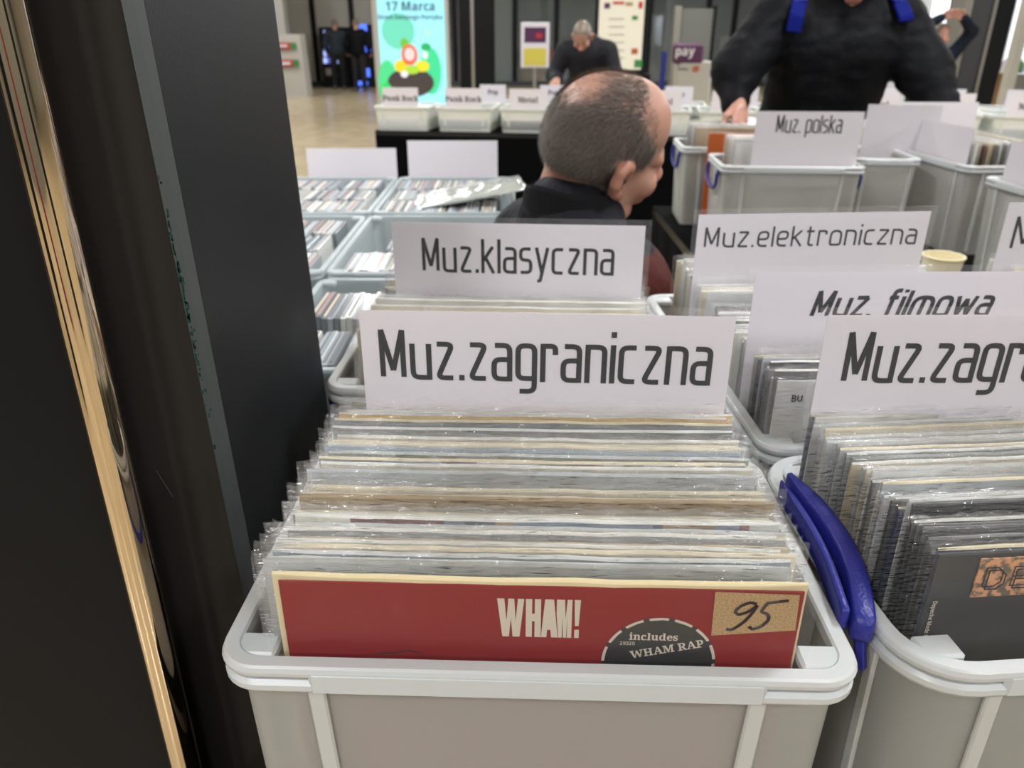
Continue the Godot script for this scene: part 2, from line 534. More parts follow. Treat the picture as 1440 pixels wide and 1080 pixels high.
# ---------------------------------------------------------------- crates
func handle(parent: Node, side: float, w: float, h: float, up: bool, half := 0.085) -> void:
	# carrying handle: two arms and a grip, hinged under the rim
	var n := Node3D.new()
	n.name = "handle"
	parent.add_child(n, true)
	var st := begin()
	var x := side * (w / 2 - 0.004)
	var pts := []
	for i in 13:
		var t := i / 12.0
		var a := PI * t
		var zz := -cos(a) * half
		var out := sin(a)
		if up: pts.append(Vector3(x + side * (0.004 + 0.02 * out), h - 0.022 + 0.022 * out, zz))
		else: pts.append(Vector3(x + side * 0.006, h - 0.03 - 0.05 * pow(out, 0.5), zz))
	tube(st, pts, 0.0055, 8)
	part("grip", st, M["blue_plastic"], n)
	for s in [-1, 1]:
		st = begin()
		box(st, Vector3(x + side * 0.004, h - 0.03, s * half), Vector3(0.008, 0.022, 0.016), 0.003)
		part("hinge", st, M["blue_plastic"], n)
var crate_cache := {}
func crate(called: String, at: Vector3, turn: float, w: float, d: float, h: float, label: String, group := "", wall := "crate_wall", rim := "crate_rim", handles := [0, 0], taper := 0.009, r := 0.026, deck := 0.004) -> Node3D:
	var n := base(called, at, turn)
	tag(n, label, "crate", group)
	var key := "%.3f %.3f %.3f %s %.3f" % [w, d, h, wall, r]
	if not crate_cache.has(key):
		var parts := []
		var st := begin()
		var t := 0.0024
		var wi := w - 0.018
		var di := d - 0.018
		loft(st, [rr(wi - 2 * taper, di - 2 * taper, r - 0.006, 0.0), rr(wi, di, r - 0.006, h - 0.004), rr(wi - 2 * t, di - 2 * t, r - 0.008, h - 0.004), rr(wi - 2 * t - 2 * taper, di - 2 * t - 2 * taper, r - 0.008, deck)], true)
		parts.append(["body", done(st), wall])
		st = begin()
		loft(st, [rr(w - 0.02, d - 0.02, r - 0.008, h - 0.009), rr(w - 0.006, d - 0.006, r - 0.003, h - 0.0095), rr(w - 0.001, d - 0.001, r, h - 0.007), rr(w, d, r, h - 0.004), rr(w - 0.002, d - 0.002, r, h - 0.0012), rr(w - 0.005, d - 0.005, r - 0.002, h),
			rr(w - 0.021, d - 0.021, r - 0.009, h), rr(w - 0.024, d - 0.024, r - 0.01, h - 0.0015), rr(w - 0.024, d - 0.024, r - 0.01, h - 0.009)])
		for sx in [-1, 1]:
			for sz in [-1, 1]:
				box(st, Vector3(sx * (w / 2 - 0.023 - (r - 0.026) * 0.38), h - 0.0052, sz * (d / 2 - 0.0225 - (r - 0.026) * 0.22)), Vector3(0.026, 0.0088, 0.02), 0.002)
		parts.append(["upper_rim", done(st), rim])
		st = begin()
		loft(st, [rr(w - 0.018, d - 0.018, r - 0.007, h - 0.021), rr(w - 0.005, d - 0.005, r - 0.002, h - 0.021), rr(w - 0.001, d - 0.001, r, h - 0.018), rr(w - 0.001, d - 0.001, r, h - 0.014), rr(w - 0.006, d - 0.006, r - 0.003, h - 0.0115), rr(w - 0.018, d - 0.018, r - 0.007, h - 0.0115)])
		parts.append(["lower_rim", done(st), rim])
		for s in [-1, 1]:
			st = begin()
			box(st, Vector3(0, h - 0.0118, s * (d / 2 - 0.0035)), Vector3(w * 0.7, 0.019, 0.008), 0.003)
			parts.append(["apron", done(st), rim])
			for sx in [-1, 1]:
				st = begin()
				var inset: float = s * taper
				bar(st, Vector3(sx * w * 0.345, h - 0.02, s * (di / 2 + 0.001)), Vector3(sx * w * 0.325, 0.01, s * (di / 2 + 0.001) - inset), 0.011, 0.004, Vector3.BACK, 0.0012)
				parts.append(["rib", done(st), "crate_rib" if rim == "crate_rim" else rim])
		for sx in [-1, 1]:
			for sz in [-1, 1]:
				st = begin()
				bar(st, Vector3(sx * (wi / 2 + 0.001), h - 0.02, sz * d * 0.3), Vector3(sx * (wi / 2 + 0.001 - taper), 0.01, sz * d * 0.27), 0.01, 0.004, Vector3.RIGHT, 0.0012)
				parts.append(["rib", done(st), "crate_rib" if rim == "crate_rim" else rim])
		crate_cache[key] = parts
	for p in crate_cache[key]: mi(p[0], p[1], M[p[2]], n)
	for i in 2:
		if handles[i] != 0: handle(n, -1 if i == 0 else 1, w, h, handles[i] == 2)
	return n

# ---------------------------------------------------------------- record albums
var covers := []
var films := []
func cover_mesh(t: float, bow: float, wob: float, s: int) -> ArrayMesh:
	# board sleeve 315 mm square, origin at the middle of its lower edge; a little bowed; its upper edge is a second surface
	var st := begin()
	var up := begin()
	var nz := FastNoiseLite.new()
	nz.seed = s
	nz.frequency = 3.0
	var n := 15
	var w := 0.315
	var h := 0.315
	var rows := []
	for i in n:
		var u := float(i) / (n - 1)
		var x := (u - 0.5) * w
		var o := bow * sin(PI * u) + wob * nz.get_noise_1d(x * 10.0 + s)
		var e := t * (0.5 if i == 0 or i == n - 1 else 1.0) * 0.5
		var dy := 0.0012 * nz.get_noise_1d(x * 14.0 + 40.0)
		rows.append([Vector3(x, 0, e), Vector3(x, h * 0.6, e + o * 0.5), Vector3(x, h - 0.0012 + dy, e + o), Vector3(x, h + dy, e * 0.45 + o), Vector3(x, h + dy, -e * 0.45 + o), Vector3(x, h - 0.0012 + dy, -e + o), Vector3(x, 0, -e)])
	for i in n - 1:
		for k in 7:
			var k2 := (k + 1) % 7
			var pts := [rows[i][k], rows[i + 1][k], rows[i + 1][k2], rows[i][k2]]
			var to := up if k in [2, 3, 4] else st
			to.set_smooth_group(2 if k < 5 else 3)
			var uv := []
			for p in pts: uv.append(Vector2(p.x / w + 0.5, 1.0 - p.y / h))
			for j in [0, 2, 1, 0, 3, 2]:
				to.set_uv(uv[j])
				to.add_vertex(pts[j])
	st.set_smooth_group(-1)
	for e in [0, n - 1]:
		var r: Array = rows[e]
		for k in range(1, 6):
			for p in ([r[0], r[k], r[k + 1]] if e == 0 else [r[0], r[k + 1], r[k]]):
				st.set_uv(Vector2(0.0 if e == 0 else 1.0, 1.0 - p.y / h))
				st.add_vertex(p)
	up.generate_normals()
	return up.commit(done(st))
func film_mesh(t: float, bow: float, lip: float, s: int) -> ArrayMesh:
	# one sheet of clear film before the board and a crinkled lip above it
	var st := begin()
	st.set_smooth_group(2)
	var nz := FastNoiseLite.new()
	nz.seed = s
	nz.frequency = 5.0
	var nx := 56
	var w := 0.3275
	var ys := [0.19, 0.27, 0.307, 0.3165, 0.3165 + lip * 0.45, 0.3165 + lip]
	var g := []
	for i in nx:
		var u := float(i) / (nx - 1)
		var x := (u - 0.5) * w
		var col := []
		for j in ys.size():
			var z := t * 0.5 + 0.0009 + bow * sin(PI * clampf(u, 0.02, 0.98)) * (0.2 + 0.8 * j / 5.0)
			var a := 0.0005 if j < 3 else (0.0011 if j == 3 else 0.0032)
			z += a * nz.get_noise_2d(x * 22.0, j * 0.13 + s)
			if j >= 4: z -= t * 0.25 * (j - 3)
			var y: float = ys[j]
			if j == 5: y += 0.004 * nz.get_noise_1d(x * 14.0 + 90.0)
			col.append(Vector3(x, y, z))
		g.append(col)
	for i in nx - 1:
		for j in ys.size() - 1: quad(st, g[i][j], g[i + 1][j], g[i + 1][j + 1], g[i][j + 1])
	return done(st)
func make_albums() -> void:
	rng.seed = 5
	for i in 8:
		var t := [0.0034, 0.0037, 0.0038, 0.0042, 0.0036, 0.0038, 0.004, 0.0034][i] as float
		var bow := rng.randf_range(-0.0009, 0.0014)
		covers.append(cover_mesh(t, bow, 0.0006, i + 2))
		films.append([])
		for l in [0.003, 0.006, 0.01]: films[i].append(film_mesh(t, bow, l, i * 7 + int(l * 1000)))
const ORD := ["", "first", "second", "third", "fourth", "fifth", "sixth", "seventh", "eighth", "ninth", "tenth", "eleventh", "twelfth", "thirteenth", "fourteenth", "fifteenth", "sixteenth", "seventeenth", "eighteenth", "nineteenth"]
func nth(n: int) -> String:
	if n < 20: return ORD[n]
	var tens := ["", "", "twenty", "thirty", "forty", "fifty"]
	if n % 10 == 0: return ["", "", "twentieth", "thirtieth", "fortieth", "fiftieth"][n / 10]
	return tens[n / 10] + "-" + ORD[n % 10]
func pick(weights: Dictionary) -> String:
	var total := 0.0
	for k in weights: total += weights[k]
	var r := rng.randf() * total
	for k in weights:
		r -= weights[k]
		if r <= 0: return k
	return weights.keys()[0]
func album(c: Node3D, z: float, colour: String, label: String, group: String, x := 0.0, lift := 0.0, lean := 0.0, with_film := true) -> Node3D:
	# c is the crate; z is measured in the crate's own axes (front = +z)
	var p: Vector3 = c.transform * Vector3(x, 0.006 + lift, z)
	var n := base("record_album", p, c.rotation.y + 0.004 * sin(z * 60.0))
	n.rotation.x = lean
	tag(n, label, "record album", group)
	var i := rng.randi_range(0, 7)
	var key := "cover %s %d" % [colour, rng.randi_range(0, 1)]
	if colour == "printed": key = "cover printed %d" % rng.randi_range(0, 4)
	if colour in ["yellow", "speckled"]: key = "cover %s 0" % colour
	var cv := mi("cover", covers[i], null, n)
	cv.set_surface_override_material(0, M[key])
	var worn: String = key
	if rng.randf() < 0.7: worn = "cover %s %d" % [["white", "cream", "pale grey", "white"][rng.randi_range(0, 3)], rng.randi_range(0, 1)]
	cv.set_surface_override_material(1, M[worn])
	if with_film: mi("plastic_sleeve", films[i][rng.randi_range(0, 2)], M["film"], n)
	return n
func fill(c: Node3D, n: int, z0: float, z1: float, weights: Dictionary, after: String, group: String, skip := [], forced := {}, xoff := 0.0, start := 1, drift := 0.0) -> void:
	var gaps := [0.0]
	for i in n - 1: gaps.append(gaps[i] + rng.randf_range(0.94, 1.06) + (0.7 if rng.randf() < 0.07 else 0.0))
	for i in n:
		var z := lerpf(z0, z1, gaps[i] / gaps[n - 1])
		var blocked := false
		for s in skip:
			if absf(z - s) < 0.0055: blocked = true
		if blocked: continue
		var col := pick(weights)
		if forced.has(i): col = forced[i]
		var up := rng.randf_range(-0.002, 0.004) if rng.randf() < 0.85 else rng.randf_range(0.004, 0.01)
		if col == "yellow": up = 0.007
		var kind := "printed patchwork" if col == "printed" else ("black and cream speckled" if col == "speckled" else col)
		album(c, z, col, "%s record sleeve, %s %s" % [kind, nth(i + start), after], group, xoff + rng.randf_range(-0.004, 0.004) + drift * i / n, up, 0.008 * sin(i * 0.31 + z0 * 40.0))

# ---------------------------------------------------------------- divider cards
func card(at: Vector3, turn: float, label: String, text := "", o := {}) -> Node3D:
	# at = middle of the card's top edge; A4 sheet on its side in a clear pocket
	var n := base("divider_card", at, turn)
	n.rotation.x = o.get("lean", 0.0)
	n.rotation.z = o.get("roll", 0.0)
	tag(n, label, "sign")
	var w: float = o.get("w", 0.297)
	var h: float = o.get("h", 0.21)
	var bend: float = o.get("bend", 0.0)
	var st := begin()
	st.set_smooth_group(1)
	var k := 12
	for f in [0.0003, -0.0003]:
		for i in k:
			var x0 := -w / 2 + w * i / k
			var x1 := -w / 2 + w * (i + 1) / k
			var z0: float = bend * (1.0 - pow(2 * x0 / w, 2)) + f
			var z1: float = bend * (1.0 - pow(2 * x1 / w, 2)) + f
			if f > 0: quad(st, Vector3(x0, -h, z0), Vector3(x1, -h, z1), Vector3(x1, -0.002, z1), Vector3(x0, -0.002, z0))
			else: quad(st, Vector3(x1, -h, z1), Vector3(x0, -h, z0), Vector3(x0, -0.002, z0), Vector3(x1, -0.002, z1))
	part("paper", st, M["paper"], n)
	if text:
		var me := lettering(text, -w / 2 + w * o.x0, -w / 2 + w * o.x1, -o.base, o.cap, o.pen, o.get("rad", 0.14), o.get("slant", 0.0), 0.0006 + bend * 0.9)
		mi("lettering", me, M[o.get("ink", "ink")], n)
	if o.get("pocket", true):
		st = begin()
		box(st, Vector3(0, -h / 2 + 0.002, bend + 0.0012), Vector3(w + 0.014, h + 0.006, 0.0004))
		part("plastic_pocket", st, M["film_flat"], n)
	return n

func crates_front() -> void:
	make_albums()
	var h := RIM - TABLE
	# crate one: foreign music, red album at the front
	var t1 := deg_to_rad(-1.9)
	var c1 := crate("record_crate", Vector3(0.0185, TABLE, -0.476), t1, 0.393, 0.267, h, "translucent white crate holding the red album with a 95 price tag", "", "crate_wall", "crate_rim", [1, 0], 0.005)
	big_handle(c1, 0.393, h)
	rng.seed = 21
	var wts := {"white": 5.0, "cream": 5.0, "pale grey": 4.0, "grey": 2.0, "blue grey": 2.6, "dark": 1.2, "tan": 1.6, "olive": 0.8, "printed": 2.6}
	red_album(c1, 0.1115)
	var card_z := -0.0985
	fill(c1, 43, 0.1055, -0.107, wts, "behind the red album", "records behind the red album", [card_z], {0: "pale grey", 1: "speckled", 2: "blue grey", 3: "cream", 5: "tan", 10: "printed", 11: "printed", 19: "dark", 25: "olive", 26: "dark", 37: "yellow", 38: "yellow"}, -0.004, 1, 0.002)
	card(Vector3(0.0265, 1.157, -0.574), t1 - 0.01, "large white divider card reading Muz.zagraniczna behind the red album's crate row", "Muz.zagraniczna", {"x0": 0.052, "x1": 0.945, "base": 0.059, "cap": 0.041, "pen": 0.0044, "rad": 0.13, "lean": 0.0, "roll": -0.004})
	# crate two behind it: classical
	var t2 := deg_to_rad(-3.0)
	var c2 := crate("record_crate", Vector3(-0.002, TABLE, -0.868), t2, 0.393, 0.262, h, "translucent white crate under the Muz.klasyczna card", "", "crate_wall", "crate_rim", [1, 0])
	rng.seed = 22
	wts = {"white": 7.0, "cream": 4.0, "pale grey": 4.0, "tan": 0.6, "blue grey": 1.0}
	fill(c2, 27, 0.105, -0.09, wts, "in the crate of the Muz.klasyczna card", "records around the Muz.klasyczna card", [-0.026], {0: "tan", 1: "cream"}, 0.0, 1)
	card(Vector3(0.006, 1.156, -0.893), t2 - 0.02, "white divider card reading Muz.klasyczna before the seated man", "Muz.klasyczna", {"x0": 0.12, "x1": 0.88, "base": 0.06, "cap": 0.0395, "pen": 0.004, "rad": 0.13})
	# crate three: right-hand foreign music, slate album at the front
	var t3 := deg_to_rad(4.6)
	var c3 := crate("record_crate", Vector3(0.4225, TABLE, -0.487), t3, 0.393, 0.264, h, "translucent white crate holding the slate grey album with copper strip", "", "crate_wall", "crate_rim", [0, 1], 0.009, 0.045)
	rng.seed = 23
	wts = {"white": 6.0, "cream": 4.0, "pale grey": 4.0, "grey": 2.5, "blue grey": 1.5, "dark": 3.0, "navy": 1.4, "maroon": 0.9, "tan": 1.5, "printed": 1.0}
	slate_album(c3, 0.0865)
	fill(c3, 34, 0.0815, -0.098, wts, "behind the slate grey album", "records behind the slate grey album", [-0.0795], {0: "navy", 2: "dark", 7: "navy", 8: "dark"}, -0.01, 1)
	card(Vector3(0.3955, 1.157, -0.571), deg_to_rad(0.5), "white divider card reading Muz.zagra behind the slate grey album", "Muz.zagraniczna", {"x0": 0.07, "x1": 0.955, "base": 0.058, "cap": 0.042, "pen": 0.0046, "rad": 0.13})
	# crate four: film music
	var t4 := deg_to_rad(2.0)
	var c4 := crate("record_crate", Vector3(0.42, TABLE, -0.752), t4, 0.393, 0.262, h, "translucent white crate under the slanted Muz.filmowa card")
	rng.seed = 24
	wts = {"white": 5.0, "pale grey": 4.0, "grey": 3.0, "dark": 4.0, "cream": 2.0, "navy": 1.0, "maroon": 0.6, "tan": 1.0}
	fill(c4, 30, 0.108, -0.1, wts, "in the crate of the Muz.filmowa card", "records around the Muz.filmowa card", [0.029], {0: "white"}, -0.024, 1)
	var bu := text_mesh("BU", "Droid Sans", false, 0.006)
	var bn := get_node("record_album_%03d" % first_of("Muz.filmowa"))
	var bm := mi("lettering", bu, M["ink_soft"], bn)
	bm.position = Vector3(-0.139, 0.298, 0.0042)
	card(Vector3(0.3825, 1.149, -0.718), deg_to_rad(0.8), "white divider card reading Muz. filmowa in slanted letters", "Muz. filmowa", {"x0": 0.2, "x1": 0.785, "base": 0.046, "cap": 0.0255, "pen": 0.0042, "rad": 0.3, "slant": 0.22})
	# crate five: electronic
	var t5 := deg_to_rad(3.0)
	var c5 := crate("record_crate", Vector3(0.393, TABLE, -0.987), t5, 0.393, 0.2, h, "translucent white crate under the Muz.elektroniczna card")
	rng.seed = 25
	wts = {"white": 8.0, "cream": 4.0, "pale grey": 3.0, "grey": 1.0, "dark": 0.5}
	fill(c5, 22, 0.078, -0.066, wts, "in the crate of the Muz.elektroniczna card", "records around the Muz.elektroniczna card", [0.029], {}, 0.0, 1)
	card(Vector3(0.378, 1.155, -0.958), deg_to_rad(4.0), "white divider card reading Muz.elektroniczna in wide letters", "Muz.elektroniczna", {"x0": 0.035, "x1": 0.955, "base": 0.0425, "cap": 0.0245, "pen": 0.0028, "rad": 0.28, "ink": "ink_soft"})
	# crate six: only the first letter of its card is in view
	var c6 := crate("record_crate", Vector3(0.82, TABLE, -1.02), 0.0, 0.393, 0.262, h, "translucent white crate beside the electronic music crate")
	rng.seed = 26
	fill(c6, 14, 0.1, -0.03, wts, "in the crate beside the electronic music crate", "records beside the electronic music crate", [0.018], {}, 0.0, 1)
	card(Vector3(0.795, 1.158, -1.0), deg_to_rad(-3), "white divider card with a tall M beside the Muz.elektroniczna card", "Muz.", {"x0": 0.05, "x1": 0.4, "base": 0.062, "cap": 0.042, "pen": 0.004, "rad": 0.13})
func first_of(word: String) -> int:
	for c in get_children():
		if str(c.name).begins_with("record_album") and str(c.get_meta("label")).contains("first in the crate of the " + word):
			return int(str(c.name).get_slice("_", 2))
	return 1
func sweep(st: SurfaceTool, pts: Array, w: float, hgt: float) -> void:
	# rounded upright section carried along a path (top of the section on the path), thin at its first point, round at its last
	var n := pts.size()
	var prof := []
	for i in n:
		var p: Vector3 = pts[i]
		var d: Vector3 = (pts[mini(i + 1, n - 1)] - pts[maxi(i - 1, 0)]).normalized()
		var s := d.cross(Vector3.UP).normalized()
		var hw := w * clampf(0.35 + i * 0.25, 0.0, 1.0)
		var ring := []
		for k in 16:
			var a := TAU * k / 16.0
			var q := Vector2(signf(cos(a)) * pow(absf(cos(a)), 0.4), signf(sin(a)) * pow(absf(sin(a)), 0.4))
			ring.append(p + s * q.x * hw + Vector3.UP * (q.y - 1.0) * hgt)
		prof.append(ring)
	var last: Array = prof[n - 1]
	var dir: Vector3 = (pts[n - 1] - pts[n - 2]).normalized()
	var mid: Vector3 = pts[n - 1] - Vector3.UP * hgt
	for f in [[0.85, 0.6], [0.5, 0.9], [0.02, 1.0]]:
		var ring := []
		for p in last: ring.append(mid + (p - mid) * f[0] + dir * w * f[1])
		prof.append(ring)
	st.set_smooth_group(3)
	for i in prof.size() - 1:
		for k in 16:
			var k2 := (k + 1) % 16
			quad(st, prof[i][k], prof[i][k2], prof[i + 1][k2], prof[i + 1][k])
	st.set_smooth_group(-1)
	for k in range(1, 15): tri(st, prof[0][0], prof[0][k + 1], prof[0][k])
func big_handle(c: Node3D, w: float, h: float) -> void:
	# blue clamp handle swung up beside the rim: a thick curved grip, a straight lip and a hinge tab
	var n := Node3D.new()
	n.name = "handle"
	c.add_child(n, true)
	var x := w / 2
	var st := begin()
	var pts := []
	for i in 15:
		var t := i / 14.0
		pts.append(Vector3(x + 0.004 + 0.02 * sin(PI * (0.06 + 0.8 * t)), h + 0.022 - 0.012 * t, lerpf(-0.068, 0.084, t)))
	sweep(st, pts, 0.0075, 0.0105)
	part("grip", st, M["blue_plastic"], n)
	st = begin()
	var lip := []
	for i in 15: lip.append(Vector3(x + 0.0015 + 0.006 * sin(PI * i / 14.0), h + 0.016 - 0.005 * i / 14.0, lerpf(-0.066, 0.08, i / 14.0)))
	sweep(st, lip, 0.0032, 0.009)
	part("lip", st, M["blue_plastic"], n)
	st = begin()
	var e: Vector3 = pts[14]
	bar(st, e + Vector3(0.002, -0.01, -0.01), e + Vector3(0.004, -0.045, 0.004), 0.009, 0.007, Vector3.RIGHT, 0.003)
	part("hinge_tab", st, M["blue_plastic"], n)
	st = begin()
	tube(st, [e + Vector3(-0.009, -0.01, -0.008), e + Vector3(0.009, -0.01, -0.008)], 0.0042, 10)
	part("hinge_pin", st, M["print_black"], n)
func hand95() -> Array:
	var nine := [Vector2(0.42, 0.86), Vector2(0.3, 0.93), Vector2(0.12, 0.8), Vector2(0.05, 0.62), Vector2(0.14, 0.52), Vector2(0.32, 0.62), Vector2(0.44, 0.84), Vector2(0.4, 0.6), Vector2(0.28, 0.25), Vector2(0.1, 0.02), Vector2(0.0, 0.06)]
	var five := [Vector2(0.62, 0.92), Vector2(0.54, 0.62), Vector2(0.7, 0.58), Vector2(0.76, 0.38), Vector2(0.64, 0.14), Vector2(0.5, 0.06), Vector2(0.42, 0.16)]
	var bar5 := [Vector2(0.6, 0.9), Vector2(0.8, 0.96), Vector2(1.0, 1.0)]
	return [nine, five, bar5]
func red_album(c: Node3D, z: float) -> void:
	var n := base("record_album", c.transform * Vector3(0.0, 0.0045, z), c.rotation.y)
	tag(n, "red record album with cream lettering and a handwritten 95 price tag", "record album", "")
	mi("cover", covers[3], M["board"], n)
	var st := begin()
	box(st, Vector3(0.001, 0.1565, 0.0032), Vector3(0.3085, 0.31, 0.0012), 0.0004)
	var f := part("front_print", st, M["cover red"], n)
	tag(f, "red printed front")
	var zf := 0.0042
	# block capitals
	var L := []
	L.append([[0, 1], [0.086, 1], [0.112, 0.42], [0.135, 1], [0.205, 1], [0.222, 0.42], [0.25, 1], [0.325, 1], [0.27, 0], [0.185, 0], [0.165, 0.5], [0.14, 0], [0.06, 0]])
	L.append([[0.345, 1], [0.42, 1], [0.42, 0.62], [0.452, 0.62], [0.452, 1], [0.527, 1], [0.527, 0], [0.452, 0], [0.452, 0.42], [0.42, 0.42], [0.42, 0], [0.345, 0]])
	L.append([[0.575, 1], [0.68, 1], [0.735, 0], [0.655, 0], [0.645, 0.2], [0.605, 0.2], [0.597, 0], [0.53, 0]])
	L.append([[0.715, 1], [0.81, 1], [0.825, 0.5], [0.842, 1], [0.9, 1], [0.9, 0], [0.846, 0], [0.846, 0.55], [0.836, 0], [0.8, 0], [0.785, 0.55], [0.785, 0], [0.742, 0], [0.715, 0.6]])
	L.append([[0.925, 1], [1.0, 1], [0.985, 0.32], [0.94, 0.32]])
	L.append([[0.935, 0.22], [0.99, 0.22], [0.99, 0], [0.935, 0]])
	st = begin()
	for g in L:
		var pv := PackedVector2Array()
		for p in g: pv.append(Vector2(p[0] * 0.0495, p[1] * 0.0288))
		poly(st, pv, zf, Vector2(-0.0235, 0.2735))
	var w := part("lettering", st, M["print_cream"], n)
	tag(w, "cream block capitals WHAM!")
	# round sticker
	var cc := Vector2(0.0745, 0.256)
	st = begin()
	poly(st, circle(0.0345, 48, cc), zf)
	var s := part("round_sticker", st, M["print_black"], n)
	tag(s, "round black sticker with dashed cream edge")
	st = begin()
	for i in 14:
		var a0 := TAU * (i + 0.12) / 14.0 + 0.05
		var a1 := TAU * (i + 0.88) / 14.0 + 0.05
		var pv := PackedVector2Array()
		for k in 7: pv.append(cc + Vector2.from_angle(lerpf(a0, a1, k / 6.0)) * 0.0345)
		for k in 7: pv.append(cc + Vector2.from_angle(lerpf(a1, a0, k / 6.0)) * 0.0328)
		poly(st, pv, zf + 0.0002)
	part("dashed_edge", st, M["print_cream"], s)
	var t1 := mi("lettering", text_mesh("includes", "Droid Serif", true, 0.005, 0.0002), M["print_cream"], s)
	t1.position = Vector3(cc.x - 0.004, cc.y + 0.0198, zf + 0.0003)
	var t2 := mi("lettering", text_mesh("WHAM RAP", "Droid Serif", true, 0.0054, 0.0002), M["print_cream"], s)
	t2.position = Vector3(cc.x + 0.0045, cc.y + 0.0105, zf + 0.0003)
	t2.rotation.z = 0.24
	var t3 := mi("lettering", text_mesh("29320", "Droid Sans", false, 0.0024, 0.0002), M["print_cream"], s)
	t3.position = Vector3(cc.x - 0.0195, cc.y + 0.0145, zf + 0.0003)
	# dark drawn line low on the cover
	st = begin()
	stroke(st, round_path([Vector2(-0.098, 0.2575), Vector2(-0.088, 0.2578), Vector2(-0.078, 0.261), Vector2(-0.07, 0.2575)], 0.01), 0.0008, zf, func(p): return p)
	part("drawn_line", st, M["print_black"], n)
	# price tag of kraft paper
	st = begin()
	poly(st, PackedVector2Array([Vector2(0.1045, 0.278), Vector2(0.1535, 0.2835), Vector2(0.1522, 0.3098), Vector2(0.1035, 0.3108)]), zf + 0.0003)
	var k := part("price_tag", st, M["kraft"], n)
	tag(k, "kraft paper price tag")
	st = begin()
	for path in hand95():
		var q := []
		for p in path: q.append(Vector2(0.1125 + p.x * 0.0305 + p.y * 0.0035, 0.2822 + p.y * 0.0235))
		stroke(st, round_path(q, 0.006), 0.0021, zf + 0.0006, func(p): return p)
	var hw := part("handwriting", st, M["marker"], k)
	tag(hw, "handwritten number 95")
	mi("plastic_sleeve", films[3][0], M["film_flat"], n).position.z = 0.0016
func slate_album(c: Node3D, z: float) -> void:
	var n := base("record_album", c.transform * Vector3(-0.01, 0.0045, z), c.rotation.y)
	tag(n, "slate grey record album with a copper strip stamped DEP", "record album", "")
	mi("cover", covers[2], M["cover slate"], n)
	var st := begin()
	box(st, Vector3(0.004, 0.2965, 0.0026), Vector3(0.27, 0.03, 0.0012), 0.0003)
	var k := part("copper_strip", st, M["copper"], n)
	tag(k, "mottled copper strip with stamped letters")
	st = begin()
	var L := [[[0, 0], [0, 1], [0.55, 1], [0.85, 0.75], [0.85, 0.25], [0.55, 0], [0, 0]], [[0.75, 0], [0, 0], [0, 1], [0.75, 1]], [[0, 0.5], [0.55, 0.5]], [[0, 0], [0, 1], [0.6, 1], [0.75, 0.8], [0.6, 0.5], [0, 0.5]]]
	var xs := [0.0, 1.35, 1.35, 2.55]
	for i in 4:
		var q := []
		for p in L[i]: q.append(Vector2(-0.1245 + (xs[i] + p[0]) * 0.0135, 0.289 + p[1] * 0.0145))
		for o in [-0.0011, 0.0011]:
			var q2 := []
			for p in q: q2.append(p + Vector2(o, -o))
			stroke(st, q2, 0.0009, 0.0036, func(p): return p)
	part("lettering", st, M["ink_soft"], k)
	var t := mi("spine_lettering", text_mesh("Depeche Mode Ultra", "Droid Sans", false, 0.0028, 0.0002), M["print_cream"], n)
	t.rotation = Vector3(0, 0, -PI / 2)
	t.position = Vector3(-0.153, 0.262, 0.0026)
	mi("plastic_sleeve", films[2][0], M["film_flat"], n).position.z = 0.002

# ---------------------------------------------------------------- tables
func table(called: String, corners: Array, label: String, drop := 0.7) -> void:
	# corners of the top, counter-clockwise from above; black cloth hanging on all sides
	var n := base(called, Vector3.ZERO)
	tag(n, label, "table")
	var st := begin()
	var t := []
	var b := []
	for p in corners:
		t.append(Vector3(p.x, TABLE - 0.002, p.y))
		b.append(Vector3(p.x, TABLE - 0.03, p.y))
	quad(st, t[0], t[1], t[2], t[3])
	quad(st, b[3], b[2], b[1], b[0])
	for i in 4: quad(st, t[i], b[i], b[(i + 1) % 4], t[(i + 1) % 4])
	part("tabletop", st, M["table_metal"], n)
	st = begin()
	st.set_smooth_group(1)
	var loop := []
	var low := []
	for i in 4:
		var p: Vector2 = corners[i]
		var q: Vector2 = corners[(i + 1) % 4]
		var m := int(maxf(4, p.distance_to(q) / 0.06))
		var out := (q - p).orthogonal().normalized()
		for k in m:
			var s := p.lerp(q, float(k) / m)
			loop.append(Vector3(s.x, TABLE, s.y))
			var f := 0.012 + 0.012 * sin(k * 1.7 + i)
			var g := s + out * f
			low.append(Vector3(g.x, TABLE - drop, g.y))
	for k in loop.size():
		var k2 := (k + 1) % loop.size()
		quad(st, loop[k], low[k], low[k2], loop[k2])
	st.set_smooth_group(-1)
	quad(st, Vector3(corners[0].x, TABLE, corners[0].y), Vector3(corners[1].x, TABLE, corners[1].y), Vector3(corners[2].x, TABLE, corners[2].y), Vector3(corners[3].x, TABLE, corners[3].y))
	part("tablecloth", st, M["black_cloth"], n)
	for p in corners:
		st = begin()
		var c := Vector2.ZERO
		for q in corners: c += q / 4.0
		var s: Vector2 = p.lerp(c, 0.08)
		tube(st, [Vector3(s.x, 0, s.y), Vector3(s.x, TABLE - 0.03, s.y)], 0.018, 8)
		part("leg", st, M["table_metal"], n)

